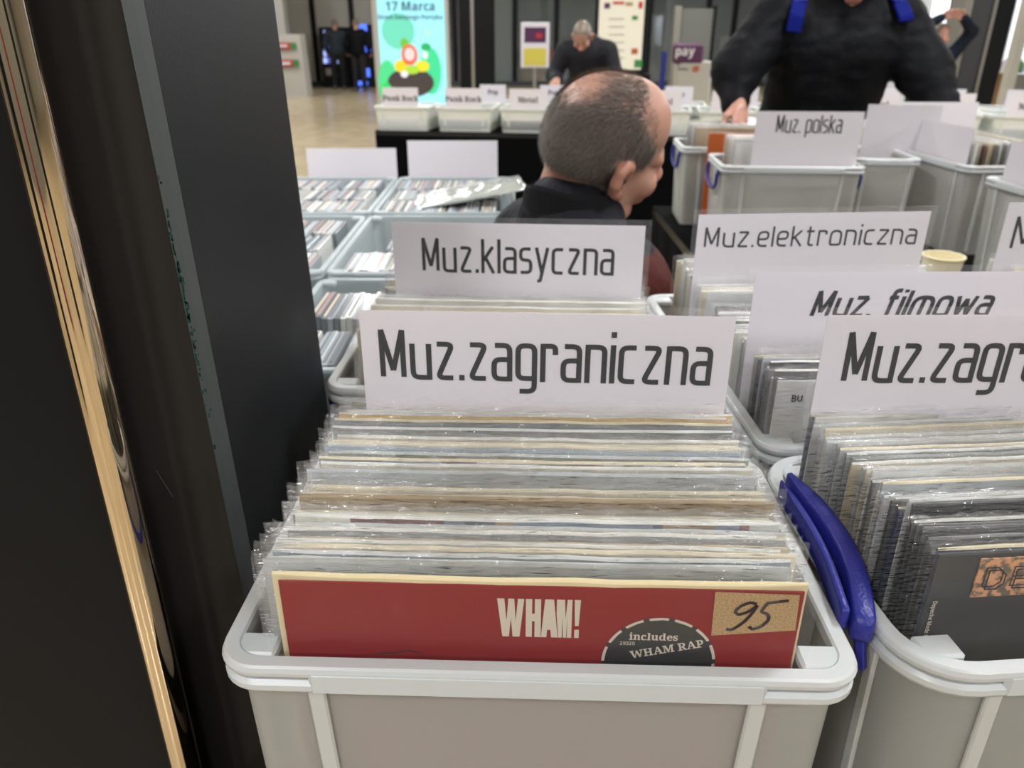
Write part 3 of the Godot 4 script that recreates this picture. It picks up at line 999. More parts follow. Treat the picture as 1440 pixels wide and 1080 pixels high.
# ---------------------------------------------------------------- column beside the table
func prism(called: String, l: Array, h: Array, m: String, n: Node) -> MeshInstance3D:
	var st := begin()
	var c := l.size()
	for i in c: quad(st, l[i], l[(i + 1) % c], h[(i + 1) % c], h[i])
	for i in range(1, c - 1):
		tri(st, h[0], h[i], h[i + 1])
		tri(st, l[0], l[i + 1], l[i])
	return part(called, st, M[m], n)
func column() -> void:
	var n := base("display_column", Vector3.ZERO)
	tag(n, "tall dark column with a polished metal tube beside the record table", "column", "", "thing")
	# the face lines lean very slightly; each is carried from the floor to above the frame
	var a0 := at_z(202, 0, -0.6)
	var a1 := at_z(355, 785, -0.6)
	var b0 := at_z(380, 0, -0.9)
	var b1 := at_z(460, 530, -0.9)
	var s0 := at_z(170, 0, -0.575)
	var s1 := at_z(332, 785, -0.575)
	var line := func(p: Vector3, q: Vector3, y: float) -> Vector3: return p + (q - p) * ((y - p.y) / (q.y - p.y))
	var lo := 0.0
	var hi := 2.6
	var al: Vector3 = line.call(a0, a1, lo)
	var ah: Vector3 = line.call(a0, a1, hi)
	var bl: Vector3 = line.call(b0, b1, lo)
	var bh: Vector3 = line.call(b0, b1, hi)
	var sl: Vector3 = line.call(s0, s1, lo)
	var sh: Vector3 = line.call(s0, s1, hi)
	var bm := at_z(420, 265, -0.9)
	var lean := (a1 - a0) / (a1.y - a0.y) * 1.25
	bl = bm + lean * (lo - bm.y)
	bh = bm + lean * (hi - bm.y)
	prism("side_panel", [al + Vector3(0, 0, -0.0005), bl, bl + Vector3(-0.35, 0, 0), al + Vector3(-0.35, 0, -0.012)], [ah + Vector3(0, 0, -0.0005), bh, bh + Vector3(-0.35, 0, 0), ah + Vector3(-0.35, 0, -0.012)], "black_panel", n)
	prism("edge_strip", [sl, al, al + Vector3(-0.03, 0, -0.011), sl + Vector3(-0.03, 0, -0.011)], [sh, ah, ah + Vector3(-0.03, 0, -0.011), sh + Vector3(-0.03, 0, -0.011)], "edge_strip", n)
	prism("brown_panel", [sl + Vector3(-0.2, 0, 0.0), sl + Vector3(-0.0006, 0, 0.0002), sl + Vector3(-0.031, 0, -0.011), sl + Vector3(-0.2, 0, -0.02)], [sh + Vector3(-0.2, 0, 0.0), sh + Vector3(-0.0006, 0, 0.0002), sh + Vector3(-0.031, 0, -0.011), sh + Vector3(-0.2, 0, -0.02)], "brown_panel", n)
	# flat outer panel left of the tube
	var st := begin()
	box(st, Vector3(-0.66, 1.3, -0.53), Vector3(0.7, 2.6, 0.02), 0.002)
	part("outer_panel", st, M["outer_panel"], n)
	var p0 := at_z(3, 0, -0.5)
	var p1 := at_z(262, 1080, -0.5)
	st = begin()
	tube(st, [line.call(p0, p1, 0.0), line.call(p0, p1, hi)], 0.0128, 40)
	var ch := part("metal_tube", st, M["chrome"], n)
	tag(ch, "polished metal tube")
	# worn green paint and a scratch on the strip
	rng.seed = 61
	st = begin()
	for i in 90:
		var t := clampf(rng.randfn(0.53, 0.12), 0.2, 0.8)
		var e := at_z(lerpf(170, 332, t), lerpf(0, 785, t), -0.5755)
		var c := e + Vector3(0.0012 + absf(rng.randfn(0, 0.0012)), 0, 0.0006)
		box(st, c, Vector3(rng.randf_range(0.0004, 0.0018), rng.randf_range(0.001, 0.006), 0.0006))
	tag(part("paint_scuff", st, M["scuff"], n), "worn green paint specks", "", "", "stuff")
	st = begin()
	bar(st, at_z(219, 661, -0.573), at_z(243, 699, -0.573), 0.0007, 0.0005)
	part("scratch", st, M["scratch"], n)

# ---------------------------------------------------------------- compact discs
var cd_mesh: ArrayMesh
var bk_mesh: ArrayMesh
var cd_count := 0
func disc_tables() -> void:
	var st := begin()
	box(st, Vector3(0, 0.0625, 0), Vector3(0.0098, 0.125, 0.142), 0.0012)
	cd_mesh = done(st)
	st = begin()
	box(st, Vector3(0, 0.0632, 0), Vector3(0.0042, 0.1262, 0.128), 0.0004)
	bk_mesh = done(st)
	var hh := 0.16
	var rows := [["near end", -1.275, 0.47], ["middle", -1.825, 0.56], ["far end", -2.435, 0.59]]
	rng.seed = 71
	for col in 2:
		var cx: float = [-0.595, -0.19][col]
		for r in 3:
			if col == 0 and r == 0: continue
			var d: float = rows[r][2]
			var side: String = ["beside the bare floor", "beside the seated man"][col]
			var w := 0.375 if r == 0 else 0.4
			var x := cx - (0.012 if r == 0 else 0.0)
			var c := crate("disc_crate", Vector3(x, TABLE, rows[r][1]), 0.0, w, d, hh, "low clear crate of compact discs %s, %s" % [rows[r][0], side], "", "cd_crate", "cd_crate", [0, 0], 0.008, 0.03, 0.03)
			var nrow := int((d - 0.05) / 0.146)
			for k in nrow:
				var z: float = rows[r][1] + (d - 0.05) / 2 - 0.075 - k * (d - 0.06) / nrow
				if r == 1 and col == 1 and k == nrow - 1: continue
				var tilt := rng.randf_range(-0.1, 0.25)
				var xx := x - w / 2 + 0.035
				var i := 0
				while xx < x + w / 2 - 0.04:
					if r == 1 and col == 1 and xx < x - 0.09 and k == 1:
						xx += 0.011
						continue
					var lab := "clear disc case, %s in %s row, %s crate %s" % [nth(i + 1), nth(k + 1), rows[r][0], side]
					var grp := "disc cases in the %s crate %s" % [rows[r][0], side]
					disc_case(Vector3(xx, TABLE + 0.031 + rng.randf_range(0, 0.004), z + rng.randf_range(-0.003, 0.003)), tilt, lab, grp)
					xx += 0.0108 if rng.randf() < 0.93 else 0.017
					i += 1
	for q in extra:
		pass
	flush_extra()
	# blank backs of two cards at the far end
	card(Vector3(-0.555, 1.0, -2.748), 0.0, "blank white card standing at the disc crate beside the bare floor", "", {"pocket": false, "w": 0.31, "h": 0.21})
	card(Vector3(-0.205, 1.025, -2.748), 0.0, "blank white card standing behind the silver bag of discs", "", {"pocket": false, "w": 0.31, "h": 0.23})
	# shiny bag with sleeves lying over the last crate
	var n := base("disc_bag", Vector3(-0.13, 0.915, -2.33), 0.12)
	tag(n, "crumpled silver plastic bag lying on the discs beside the seated man", "bag")
	n.rotation.z = 0.16
	st = begin()
	st.set_smooth_group(1)
	var nz := FastNoiseLite.new()
	nz.seed = 4
	nz.frequency = 6.0
	for s in [1, -1]:
		for i in 24:
			for k in 14:
				var q := []
				for c in [[0, 0], [1, 0], [1, 1], [0, 1]]:
					var u: float = (i + c[0]) / 24.0
					var v: float = (k + c[1]) / 14.0
					var th: float = s * 0.012 * pow(sin(PI * u) * sin(PI * v), 0.5) + 0.012 * nz.get_noise_2d(u * 1.2, v * 0.7) * sin(PI * v) + 0.01
					q.append(Vector3((u - 0.5) * 0.34, th, (0.5 - v) * 0.24))
				if s > 0: quad(st, q[0], q[1], q[2], q[3])
				else: quad(st, q[3], q[2], q[1], q[0])
	mat("silver_bag", Color(0.8, 0.83, 0.83), 0.2, 0.6)
	part("bag_film", st, M["silver_bag"], n)
	table("disc_table", [Vector2(-0.83, -1.04), Vector2(0.0, -1.04), Vector2(0.0, -2.78), Vector2(-0.83, -2.78)], "long black draped table under the crates of compact discs")
var extra := []
func disc_case(p: Vector3, tilt: float, label: String, group: String) -> void:
	cd_count += 1
	var a := rng.randi_range(0, 3)
	var b := rng.randi_range(0, 6)
	if cd_count > 298:
		extra.append([p, tilt, a, b])
		return
	var n := base("disc_case", p, 0.0)
	n.rotation.z = tilt * 0.4
	tag(n, label, "disc case", group)
	mi("case", cd_mesh, M["case %d" % a], n)
	mi("booklet", bk_mesh, M["booklet %d" % b], n)
func flush_extra() -> void:
	if extra.is_empty(): return
	var n := base("disc_cases_massed", Vector3.ZERO)
	tag(n, "further clear compact disc cases packed in the disc crates", "disc case", "", "stuff")
	for a in 4:
		var st := SurfaceTool.new()
		st.begin(Mesh.PRIMITIVE_TRIANGLES)
		var any := false
		for e in extra:
			if e[2] != a: continue
			any = true
			st.append_from(cd_mesh, 0, Transform3D(Basis(Vector3.BACK, e[1] * 0.4), e[0]))
		if any: tag(mi("cases", st.commit(), M["case %d" % a], n), "", "", "", "stuff")
	for b in 7:
		var st := SurfaceTool.new()
		st.begin(Mesh.PRIMITIVE_TRIANGLES)
		var any := false
		for e in extra:
			if e[3] != b: continue
			any = true
			st.append_from(bk_mesh, 0, Transform3D(Basis(Vector3.BACK, e[1] * 0.4), e[0]))
		if any: tag(mi("booklets", st.commit(), M["booklet %d" % b], n), "", "", "", "stuff")

# ---------------------------------------------------------------- middle tables: Polish music and the crates turned sideways
func crates_middle() -> void:
	var h := RIM - TABLE
	rng.seed = 81
	var wts := {"white": 5.0, "pale grey": 4.0, "grey": 3.0, "cream": 3.0, "tan": 2.0, "dark": 1.0}
	var t := deg_to_rad(-4.0)
	var c := crate("record_crate", Vector3(0.818, TABLE, -2.395), t, 0.41, 0.27, h, "translucent white crate under the Muz. polska card", "", "crate_wall", "crate_rim", [1, 1])
	fill(c, 12, 0.05, -0.09, wts, "behind the Muz. polska card", "records behind the Muz. polska card")
	card(Vector3(0.842, 1.159, -2.29), t, "white divider card reading Muz. polska in front of the standing man", "Muz. polska", {"x0": 0.2, "x1": 0.805, "base": 0.058, "cap": 0.046, "pen": 0.0042, "rad": 0.13, "pocket": false, "ink": "ink_soft"})
	c = crate("record_crate", Vector3(0.785, TABLE, -2.8), t, 0.41, 0.27, h, "translucent white crate the standing man reaches into", "", "crate_wall", "crate_rim", [1, 0])
	fill(c, 12, 0.1, -0.1, wts, "in the crate the standing person reaches into", "records under the standing person's hand", [], {}, 0.0)
	var o := album(c, 0.185, "tan", "orange record sleeve standing between two crates below the standing person", "", 0.028, -0.02, 0.0, false)
	o.position.y = TABLE + 0.001
	o.get_child(0).material_override = M["orange"]
	c = crate("record_crate", Vector3(1.16, TABLE, -2.56), t, 0.2, 0.3, h, "narrow translucent crate between the Muz. polska crate and the sideways crates")
	card(Vector3(1.255, 1.152, -2.6), deg_to_rad(-14.0), "blank white card leaning beside the narrow crate", "", {"pocket": false, "w": 0.22, "lean": 0.1})
	c = crate("record_crate", Vector3(1.25, TABLE, -2.855), t, 0.393, 0.26, h, "translucent white crate behind the narrow crate, before the standing man")
	fill(c, 12, 0.1, -0.06, wts, "in the crate behind the narrow crate", "records behind the narrow crate")
	card(Vector3(1.44, 1.15, -2.74), deg_to_rad(-2.0), "blank white card at the standing man's left sleeve", "", {"pocket": false, "w": 0.25})
	# crates turned so that their cards face the aisle
	for i in 2:
		var z: float = [-2.47, -1.915][i]
		var where: String = ["next to the narrow crate", "behind the paper cup"][i]
		c = crate("record_crate", Vector3([1.44, 1.41][i], TABLE, z), deg_to_rad(-90.0 + 3.0), 0.393, 0.285, h, "sideways translucent crate %s" % where)
		fill(c, 16, 0.105, -0.08, {"white": 4.0, "cream": 2.0, "grey": 3.0, "dark": 2.0, "maroon": 1.0}, "in the sideways crate %s" % where, "records in the sideways crate %s" % where)
		var cd := card(c.transform * Vector3(0.0, h + 0.1, 0.118), c.rotation.y, "grey blank back of a card in the sideways crate %s" % where, "", {"pocket": false, "w": 0.297})
		cd.get_child(0).material_override = M["paper_plain"]
	# paper cup
	var n := base("paper_cup", at_y(1327, 360, TABLE + 0.115) * Vector3(1, 0, 1) + Vector3(0, TABLE, 0))
	tag(n, "cream paper cup standing behind the Muz.elektroniczna card", "cup")
	var st := begin()
	lathe(st, [Vector2(0.033, 0.0), Vector2(0.048, 0.115), Vector2(0.0465, 0.115), Vector2(0.032, 0.004), Vector2(0.0, 0.004)], 28)
	part("cup_body", st, M["cup"], n)
	st = begin()
	var ring := []
	for i in 29: ring.append(Vector3(cos(TAU * i / 28) * 0.048, 0.1155, sin(TAU * i / 28) * 0.048))
	tube(st, ring, 0.0022, 8, false)
	part("rolled_rim", st, M["cup"], n)
	table("crate_table", [Vector2(0.55, -2.2), Vector2(1.0, -2.2), Vector2(1.0, -3.02), Vector2(0.55, -3.02)], "black draped table under the Muz. polska crate")
	table("crate_table", [Vector2(1.01, -1.62), Vector2(1.75, -1.62), Vector2(1.75, -3.0), Vector2(1.01, -3.0)], "black draped table under the sideways crates and the cup")
	table("crate_table", [Vector2(-0.215, -0.325), Vector2(0.205, -0.325), Vector2(0.205, -1.01), Vector2(-0.215, -1.01)], "black draped table under the red album's crate")
	table("crate_table", [Vector2(0.21, -0.325), Vector2(1.25, -0.325), Vector2(1.25, -1.16), Vector2(0.24, -1.095)], "black draped table under the slate grey album's crate")

# ---------------------------------------------------------------- far tables
func far_tables() -> void:
	var hh := 0.16
	var a := Vector3(-0.735, TABLE, -5.76)
	var b := Vector3(3.45, TABLE, -5.06)
	var turn := -atan2(b.z - a.z, b.x - a.x)
	var dir := (b - a).normalized()
	var back := Vector3.UP.cross(dir)   # away from the viewer
	if back.z > 0: back = -back
	var st := begin()
	rng.seed = 91
	for i in 40:
		var x := -0.17 + 0.0085 * i
		box(st, Vector3(x, 0.075 + rng.randf_range(0, 0.008), 0.1), Vector3(0.006, 0.13, 0.13), 0.0008)
		box(st, Vector3(x + 0.002, 0.075 + rng.randf_range(0, 0.008), -0.07), Vector3(0.006, 0.13, 0.13), 0.0008)
	var packed := done(st)
	var words := ["Punk Rock", "Punk Rock", "Metal", "Metal", "Metal", "Metal", "Metal", "Metal", "Metal", "Metal"]
	var near := ["at the advert screen", "second from the advert screen", "third from the advert screen", "fourth from the advert screen", "behind the seated man's face", "behind the standing man's right sleeve", "behind the standing man", "second behind the standing man", "behind the standing man's left sleeve", "past the standing man's left sleeve"]
	for r in 2:
		for i in 10:
			if r == 1 and i == 0: continue
			var p := a + dir * (0.44 * i + (0.12 if r == 1 else 0.0)) + back * (0.42 * r)
			var place: String = near[i] + (", rear row" if r == 1 else ", front row")
			var c := crate("low_crate", p, turn, 0.395, 0.36, hh, "low white crate %s" % place, "low crates on the far table", "far_crate", "far_crate", [0, 0], 0.012)
			var s := mi("packed_discs", packed, M["case %d" % (i % 4)])
			s.transform = c.transform * Transform3D(Basis(), Vector3(0, 0.004, 0))
			tag(s, "packed discs in the low crate %s" % place, "disc sleeves", "", "stuff")
			var word: String = words[i] if r == 0 else ("Pop" if i < 6 else "Rock")
			var q := base("crate_sign", c.transform * Vector3(0.0, hh + 0.12, 0.165 if r == 0 else 0.15), turn)
			tag(q, "white %s sign on the low crate %s" % [word, place], "sign", "signs on the far table")
			st = begin()
			box(st, Vector3(0, -0.1, 0), Vector3(0.25 if r == 0 else 0.19, 0.2, 0.002))
			part("sign_paper", st, M["paper"], q)
			var t := mi("lettering", text_mesh(word, "Droid Serif", true, 0.034 if r == 0 else 0.03, 0.001), M["ink_soft"], q)
			t.position = Vector3(0.0, -0.07 if r == 0 else -0.05, 0.002)
	var e0 := a - dir * 0.19 + Vector3(0, 0, 0) - back * 0.19
	var e1 := b + dir * 0.9 - back * 0.19
	table("far_table", [Vector2(e0.x, e0.z), Vector2(e1.x, e1.z), Vector2(e1.x + back.x * 0.86, e1.z + back.z * 0.86), Vector2(e0.x + back.x * 0.86, e0.z + back.z * 0.86)], "long black draped table carrying rows of low white crates")
	# price board on a post
	var g := at_z(752, 95, -6.7)
	var n := base("sign_stand", Vector3(g.x, 0.0, g.z))
	tag(n, "framed notice with a yellow lower half on a thin post", "sign")
	st = begin()
	tube(st, [Vector3(0, 0.02, 0), Vector3(0, g.y, 0)], 0.014, 10)
	part("post", st, M["steel"], n)
	st = begin()
	lathe(st, [Vector2(0.14, 0), Vector2(0.14, 0.012), Vector2(0.02, 0.025), Vector2(0, 0.025)], 20)
	part("foot", st, M["steel"], n)
	st = begin()
	box(st, Vector3(0, g.y + 0.165, 0.015), Vector3(0.225, 0.33, 0.012), 0.004)
	var fr := part("frame", st, M["paper"], n)
	st = begin()
	box(st, Vector3(0, g.y + 0.08, 0.022), Vector3(0.18, 0.13, 0.002))
	part("yellow_notice", st, M["sign_yellow"], fr)
	st = begin()
	box(st, Vector3(0, g.y + 0.24, 0.022), Vector3(0.17, 0.11, 0.002))
	part("purple_notice", st, M["purple"], fr)
	st = begin()
	box(st, Vector3(0.03, g.y + 0.235, 0.024), Vector3(0.05, 0.035, 0.002))
	part("red_mark", st, M["sign_red"], fr)

# ---------------------------------------------------------------- bodies: smooth union of tapered capsules, meshed as surface nets
class Field:
	var prims := []
	func cap(a: Vector3, b: Vector3, ra: float, rb: float) -> void: prims.append([0, a, b, ra, rb])
	func ell(c: Vector3, r: Vector3, bs := Basis()) -> void: prims.append([1, c, r, bs.inverse(), maxf(r.x, maxf(r.y, r.z))])
	func cut(c: Vector3, r: Vector3) -> void: prims.append([2, c, r, Basis(), maxf(r.x, maxf(r.y, r.z))])
func net(f: Field, cell: float, k: float, tint: Callable, push = null) -> ArrayMesh:
	var lo := Vector3.ONE * 1e9
	var hi := -lo
	for p in f.prims:
		if p[0] == 0:
			var r := Vector3.ONE * maxf(p[3], p[4])
			lo = lo.min(p[1] - r).min(p[2] - r)
			hi = hi.max(p[1] + r).max(p[2] + r)
		elif p[0] == 1:
			lo = lo.min(p[1] - Vector3.ONE * p[4])
			hi = hi.max(p[1] + Vector3.ONE * p[4])
	lo -= Vector3.ONE * (cell * 3 + k)
	hi += Vector3.ONE * (cell * 3 + k)
	var n := Vector3i(((hi - lo) / cell).ceil()) + Vector3i.ONE
	var sy := n.x
	var sz := n.x * n.y
	var F := PackedFloat32Array()
	F.resize(n.x * n.y * n.z)
	F.fill(1.0)
	for p in f.prims:
		var l: Vector3
		var h: Vector3
		var m := k + cell * 2
		if p[0] == 0:
			var r := Vector3.ONE * (maxf(p[3], p[4]) + m)
			l = p[1].min(p[2]) - r
			h = p[1].max(p[2]) + r
		else:
			l = p[1] - Vector3.ONE * (p[4] + m)
			h = p[1] + Vector3.ONE * (p[4] + m)
		var i0 := Vector3i(((l - lo) / cell).floor()).clamp(Vector3i.ZERO, n - Vector3i.ONE)
		var i1 := Vector3i(((h - lo) / cell).ceil()).clamp(Vector3i.ZERO, n - Vector3i.ONE)
		var kind: int = p[0]
		var A: Vector3 = p[1]
		var B: Vector3 = p[2]
		var ba := B - A
		var bb := maxf(ba.dot(ba), 1e-9)
		var ra: float = p[3] if kind == 0 else 0.0
		var rb: float = p[4] if kind == 0 else 0.0
		var inv: Basis = p[3] if kind != 0 else Basis()
		var r2 := B * B
		for z in range(i0.z, i1.z + 1):
			for y in range(i0.y, i1.y + 1):
				var at := z * sz + y * sy
				for x in range(i0.x, i1.x + 1):
					var q := lo + Vector3(x, y, z) * cell
					var d: float
					if kind == 0:
						var t := clampf((q - A).dot(ba) / bb, 0.0, 1.0)
						d = q.distance_to(A + ba * t) - lerpf(ra, rb, t)
					else:
						var e := inv * (q - A)
						var k0 := (e / B).length()
						var k1 := (e / r2).length()
						d = k0 * (k0 - 1.0) / maxf(k1, 1e-6)
						if k1 < 1e-6: d = -minf(B.x, minf(B.y, B.z))
					var o := F[at + x]
					if kind == 2:
						d = -d
						var g := maxf(k - absf(o - d), 0.0) / k
						F[at + x] = maxf(o, d) + g * g * k * 0.25
					else:
						var g := maxf(k - absf(o - d), 0.0) / k
						F[at + x] = minf(o, d) - g * g * k * 0.25
	if push != null:
		for z in n.z:
			for y in n.y:
				for x in n.x:
					var i := z * sz + y * sy + x
					if absf(F[i]) < cell * 4: F[i] += push.call(lo + Vector3(x, y, z) * cell)
	var ids := {}
	var st := SurfaceTool.new()
	st.begin(Mesh.PRIMITIVE_TRIANGLES)
	st.set_smooth_group(0)
	var count := 0
	var off := [0, 1, sy, sy + 1, sz, sz + 1, sz + sy, sz + sy + 1]
	var edges := [[0, 1], [2, 3], [4, 5], [6, 7], [0, 2], [1, 3], [4, 6], [5, 7], [0, 4], [1, 5], [2, 6], [3, 7]]
	for z in n.z - 1:
		for y in n.y - 1:
			for x in n.x - 1:
				var i := z * sz + y * sy + x
				var s := F[i] < 0.0
				if s == (F[i + 1] < 0.0) and s == (F[i + sy] < 0.0) and s == (F[i + sy + 1] < 0.0) and s == (F[i + sz] < 0.0) and s == (F[i + sz + 1] < 0.0) and s == (F[i + sz + sy] < 0.0) and s == (F[i + sz + sy + 1] < 0.0): continue
				var sum := Vector3.ZERO
				var c := 0
				for e in edges:
					var v0 := F[i + off[e[0]]]
					var v1 := F[i + off[e[1]]]
					if (v0 < 0.0) == (v1 < 0.0): continue
					var t := v0 / (v0 - v1)
					var p0 := Vector3(e[0] & 1, (e[0] >> 1) & 1, e[0] >> 2)
					var p1 := Vector3(e[1] & 1, (e[1] >> 1) & 1, e[1] >> 2)
					sum += p0.lerp(p1, t)
					c += 1
				var pos := lo + (Vector3(x, y, z) + sum / c) * cell
				st.set_color(tint.call(pos))
				st.add_vertex(pos)
				ids[i] = count
				count += 1
	for i in ids:
		var s := F[i] < 0.0
		for ax in 3:
			var d: int = [1, sy, sz][ax]
			if s == (F[i + d] < 0.0): continue
			var u: int = [sy, sz, 1][ax]
			var v: int = [sz, 1, sy][ax]
			if not (ids.has(i - u) and ids.has(i - v) and ids.has(i - u - v)): continue
			var q := [ids[i], ids[i - u], ids[i - u - v], ids[i - v]]
			if s: q = [q[0], q[3], q[2], q[1]]
			# clockwise front faces
			for j in [0, 1, 2, 0, 2, 3]: st.add_index(q[j])
	st.generate_normals()
	return st.commit()

const SKIN := Color(0.47, 0.27, 0.2)
var head_field: Field
func make_head_field() -> Field:
	# +z is the face, +x the person's left, origin between the ears
	var f := Field.new()
	f.ell(Vector3(0, 0.03, -0.012), Vector3(0.077, 0.092, 0.1))
	f.ell(Vector3(0, 0.005, -0.045), Vector3(0.068, 0.065, 0.062))
	f.ell(Vector3(0, 0.05, 0.03), Vector3(0.067, 0.066, 0.062))
	f.ell(Vector3(0, -0.042, 0.03), Vector3(0.06, 0.068, 0.06))
	for s in [-1, 1]:
		f.cap(Vector3(s * 0.056, -0.045, -0.006), Vector3(s * 0.042, -0.088, 0.03), 0.02, 0.02)
		f.cap(Vector3(s * 0.042, -0.088, 0.03), Vector3(0, -0.106, 0.068), 0.02, 0.019)
		f.ell(Vector3(s * 0.042, -0.032, 0.062), Vector3(0.026, 0.026, 0.024))
		f.cap(Vector3(s * 0.012, 0.014, 0.09), Vector3(s * 0.05, 0.012, 0.07), 0.011, 0.01)
	f.cap(Vector3(0, 0.0, 0.09), Vector3(0, -0.036, 0.113), 0.011, 0.014)
	for s in [-1, 1]:
		f.cap(Vector3(s * 0.012, -0.042, 0.1), Vector3(s * 0.008, -0.042, 0.106), 0.009, 0.008)
		f.cut(Vector3(s * 0.032, -0.004, 0.1), Vector3(0.015, 0.012, 0.014))
	for s in [-1, 1]: f.ell(Vector3(s * 0.031, -0.003, 0.082), Vector3(0.0125, 0.011, 0.0115))
	f.cap(Vector3(-0.02, -0.066, 0.086), Vector3(0.02, -0.066, 0.086), 0.008, 0.008)
	f.cap(Vector3(-0.016, -0.076, 0.084), Vector3(0.016, -0.076, 0.084), 0.009, 0.009)
	f.cap(Vector3(0, -0.05, -0.035), Vector3(0, -0.155, -0.05), 0.056, 0.05)
	for s in [-1, 1]:
		var h := [Vector3(0.076, 0.004, 0.012), Vector3(0.08, 0.021, 0.006), Vector3(0.086, 0.025, -0.006), Vector3(0.091, 0.016, -0.015), Vector3(0.089, -0.004, -0.015), Vector3(0.082, -0.022, -0.007), Vector3(0.076, -0.03, 0.002)]
		for i in h.size() - 1:
			f.cap((h[i] + Vector3(0, -0.01, -0.004)) * Vector3(s, 1, 1), (h[i + 1] + Vector3(0, -0.01, -0.004)) * Vector3(s, 1, 1), 0.0046 if i < 4 else 0.0066, 0.0046 if i < 3 else 0.0066)
		f.ell(Vector3(s * 0.081, -0.01, -0.009), Vector3(0.0045, 0.022, 0.014), Basis(Vector3.UP, s * -0.5))
		f.cut(Vector3(s * 0.087, -0.014, -0.002), Vector3(0.008, 0.01, 0.005))
	return f
func hairy(p: Vector3, bald: bool) -> float:
	# how densely hair grows at a point of the head, 0..1
	var d := (p - Vector3(0, 0.02, -0.012)).normalized()
	var low := smoothstep(-0.062, -0.03, p.y + maxf(0, p.z) * 0.5 - (0.03 if p.z < -0.05 else 0.0))
	if p.z > 0.01: low *= smoothstep(-0.005, 0.02, p.y)
	var front := 1.0 - smoothstep(0.038, 0.056, p.z + maxf(0.0, p.y - 0.06) * 0.4)
	var ear := 1.0 if absf(p.x) < 0.0765 or p.y > 0.026 else 0.0
	var v := low * front * ear
	if bald:
		var crown := smoothstep(0.58, 0.22, d.angle_to(Vector3(0, 0.8, -0.62)))
		var temple := smoothstep(0.56, 0.3, d.angle_to(Vector3(-0.5, 0.62, 0.6).normalized()))
		temple = maxf(temple, smoothstep(0.56, 0.3, d.angle_to(Vector3(0.5, 0.62, 0.6).normalized())))
		v *= 1.0 - 0.88 * maxf(crown, temple)
		v *= 1.0 - 0.45 * smoothstep(0.07, 0.1, p.y)
	else:
		v = low * ear * (1.0 - smoothstep(0.06, 0.075, p.z - (0.01 if p.y > 0.07 else 0.0)))
	return clampf(v, 0, 1)
func head_mesh(cell: float, bald: bool, hair: Color, skin := SKIN) -> ArrayMesh:
	var nz := FastNoiseLite.new()
	nz.seed = 9
	nz.frequency = 30.0
	return net(make_head_field(), cell, 0.013, func(p: Vector3) -> Color:
		var red := clampf(nz.get_noise_3dv(p) * 0.5 + 0.5, 0, 1)
		var c := skin.lerp(Color(skin.r * 1.05, skin.g * 0.78, skin.b * 0.75), red * 0.5 + (0.35 if absf(p.x) > 0.083 or p.z > 0.1 else 0.0))
		if p.z > 0.084 and p.y < -0.058 and p.y > -0.084: c = Color(0.42, 0.17, 0.14)
		if absf(absf(p.x) - 0.031) < 0.02 and p.y > 0.012 and p.y < 0.024 and p.z > 0.07: c = hair
		return c.lerp(hair, hairy(p, bald) * (0.68 if bald else 0.95)))
func hair_mesh(head: ArrayMesh, bald: bool, count: int, length: float, s: int, shade: Color) -> ArrayMesh:
	# short hairs lying back over the scalp
	var r := RandomNumberGenerator.new()
	r.seed = s
	var arr := head.surface_get_arrays(0)
	var V: PackedVector3Array = arr[Mesh.ARRAY_VERTEX]
	var N: PackedVector3Array = arr[Mesh.ARRAY_NORMAL]
	var st := begin()
	var made := 0
	var tries := 0
	while made < count and tries < count * 12:
		tries += 1
		var i := r.randi_range(0, V.size() - 1)
		var p := V[i]
		if r.randf() > hairy(p, bald): continue
		var n := N[i]
		var flow := Vector3(0, -0.7, -0.6) + Vector3(0, 0.9, -0.2) * clampf((p.y - 0.06) / 0.04, 0, 1)
		var t := (flow - n * flow.dot(n)).normalized()
		p += Vector3(r.randf_range(-1, 1), r.randf_range(-1, 1), r.randf_range(-1, 1)) * 0.0015
		var l := length * r.randf_range(0.6, 1.3)
		var side := t.cross(n).normalized() * 0.00042
		var dirv := (t + n * r.randf_range(0.3, 0.85) + side * r.randf_range(-500, 500)).normalized()
		var g := r.randf()
		var grey_here := clampf(0.4 + p.z * 6.0 + p.y * 2.0, 0.25, 0.95)
		var c := shade.lerp(Color(0.5, 0.46, 0.42), pow(g, 2.2) * grey_here) * r.randf_range(0.45, 1.2)
		c.a = 1.0
		st.set_color(c)
		tri(st, p - side, p + side, p + dirv * l)
		made += 1
	return done(st)
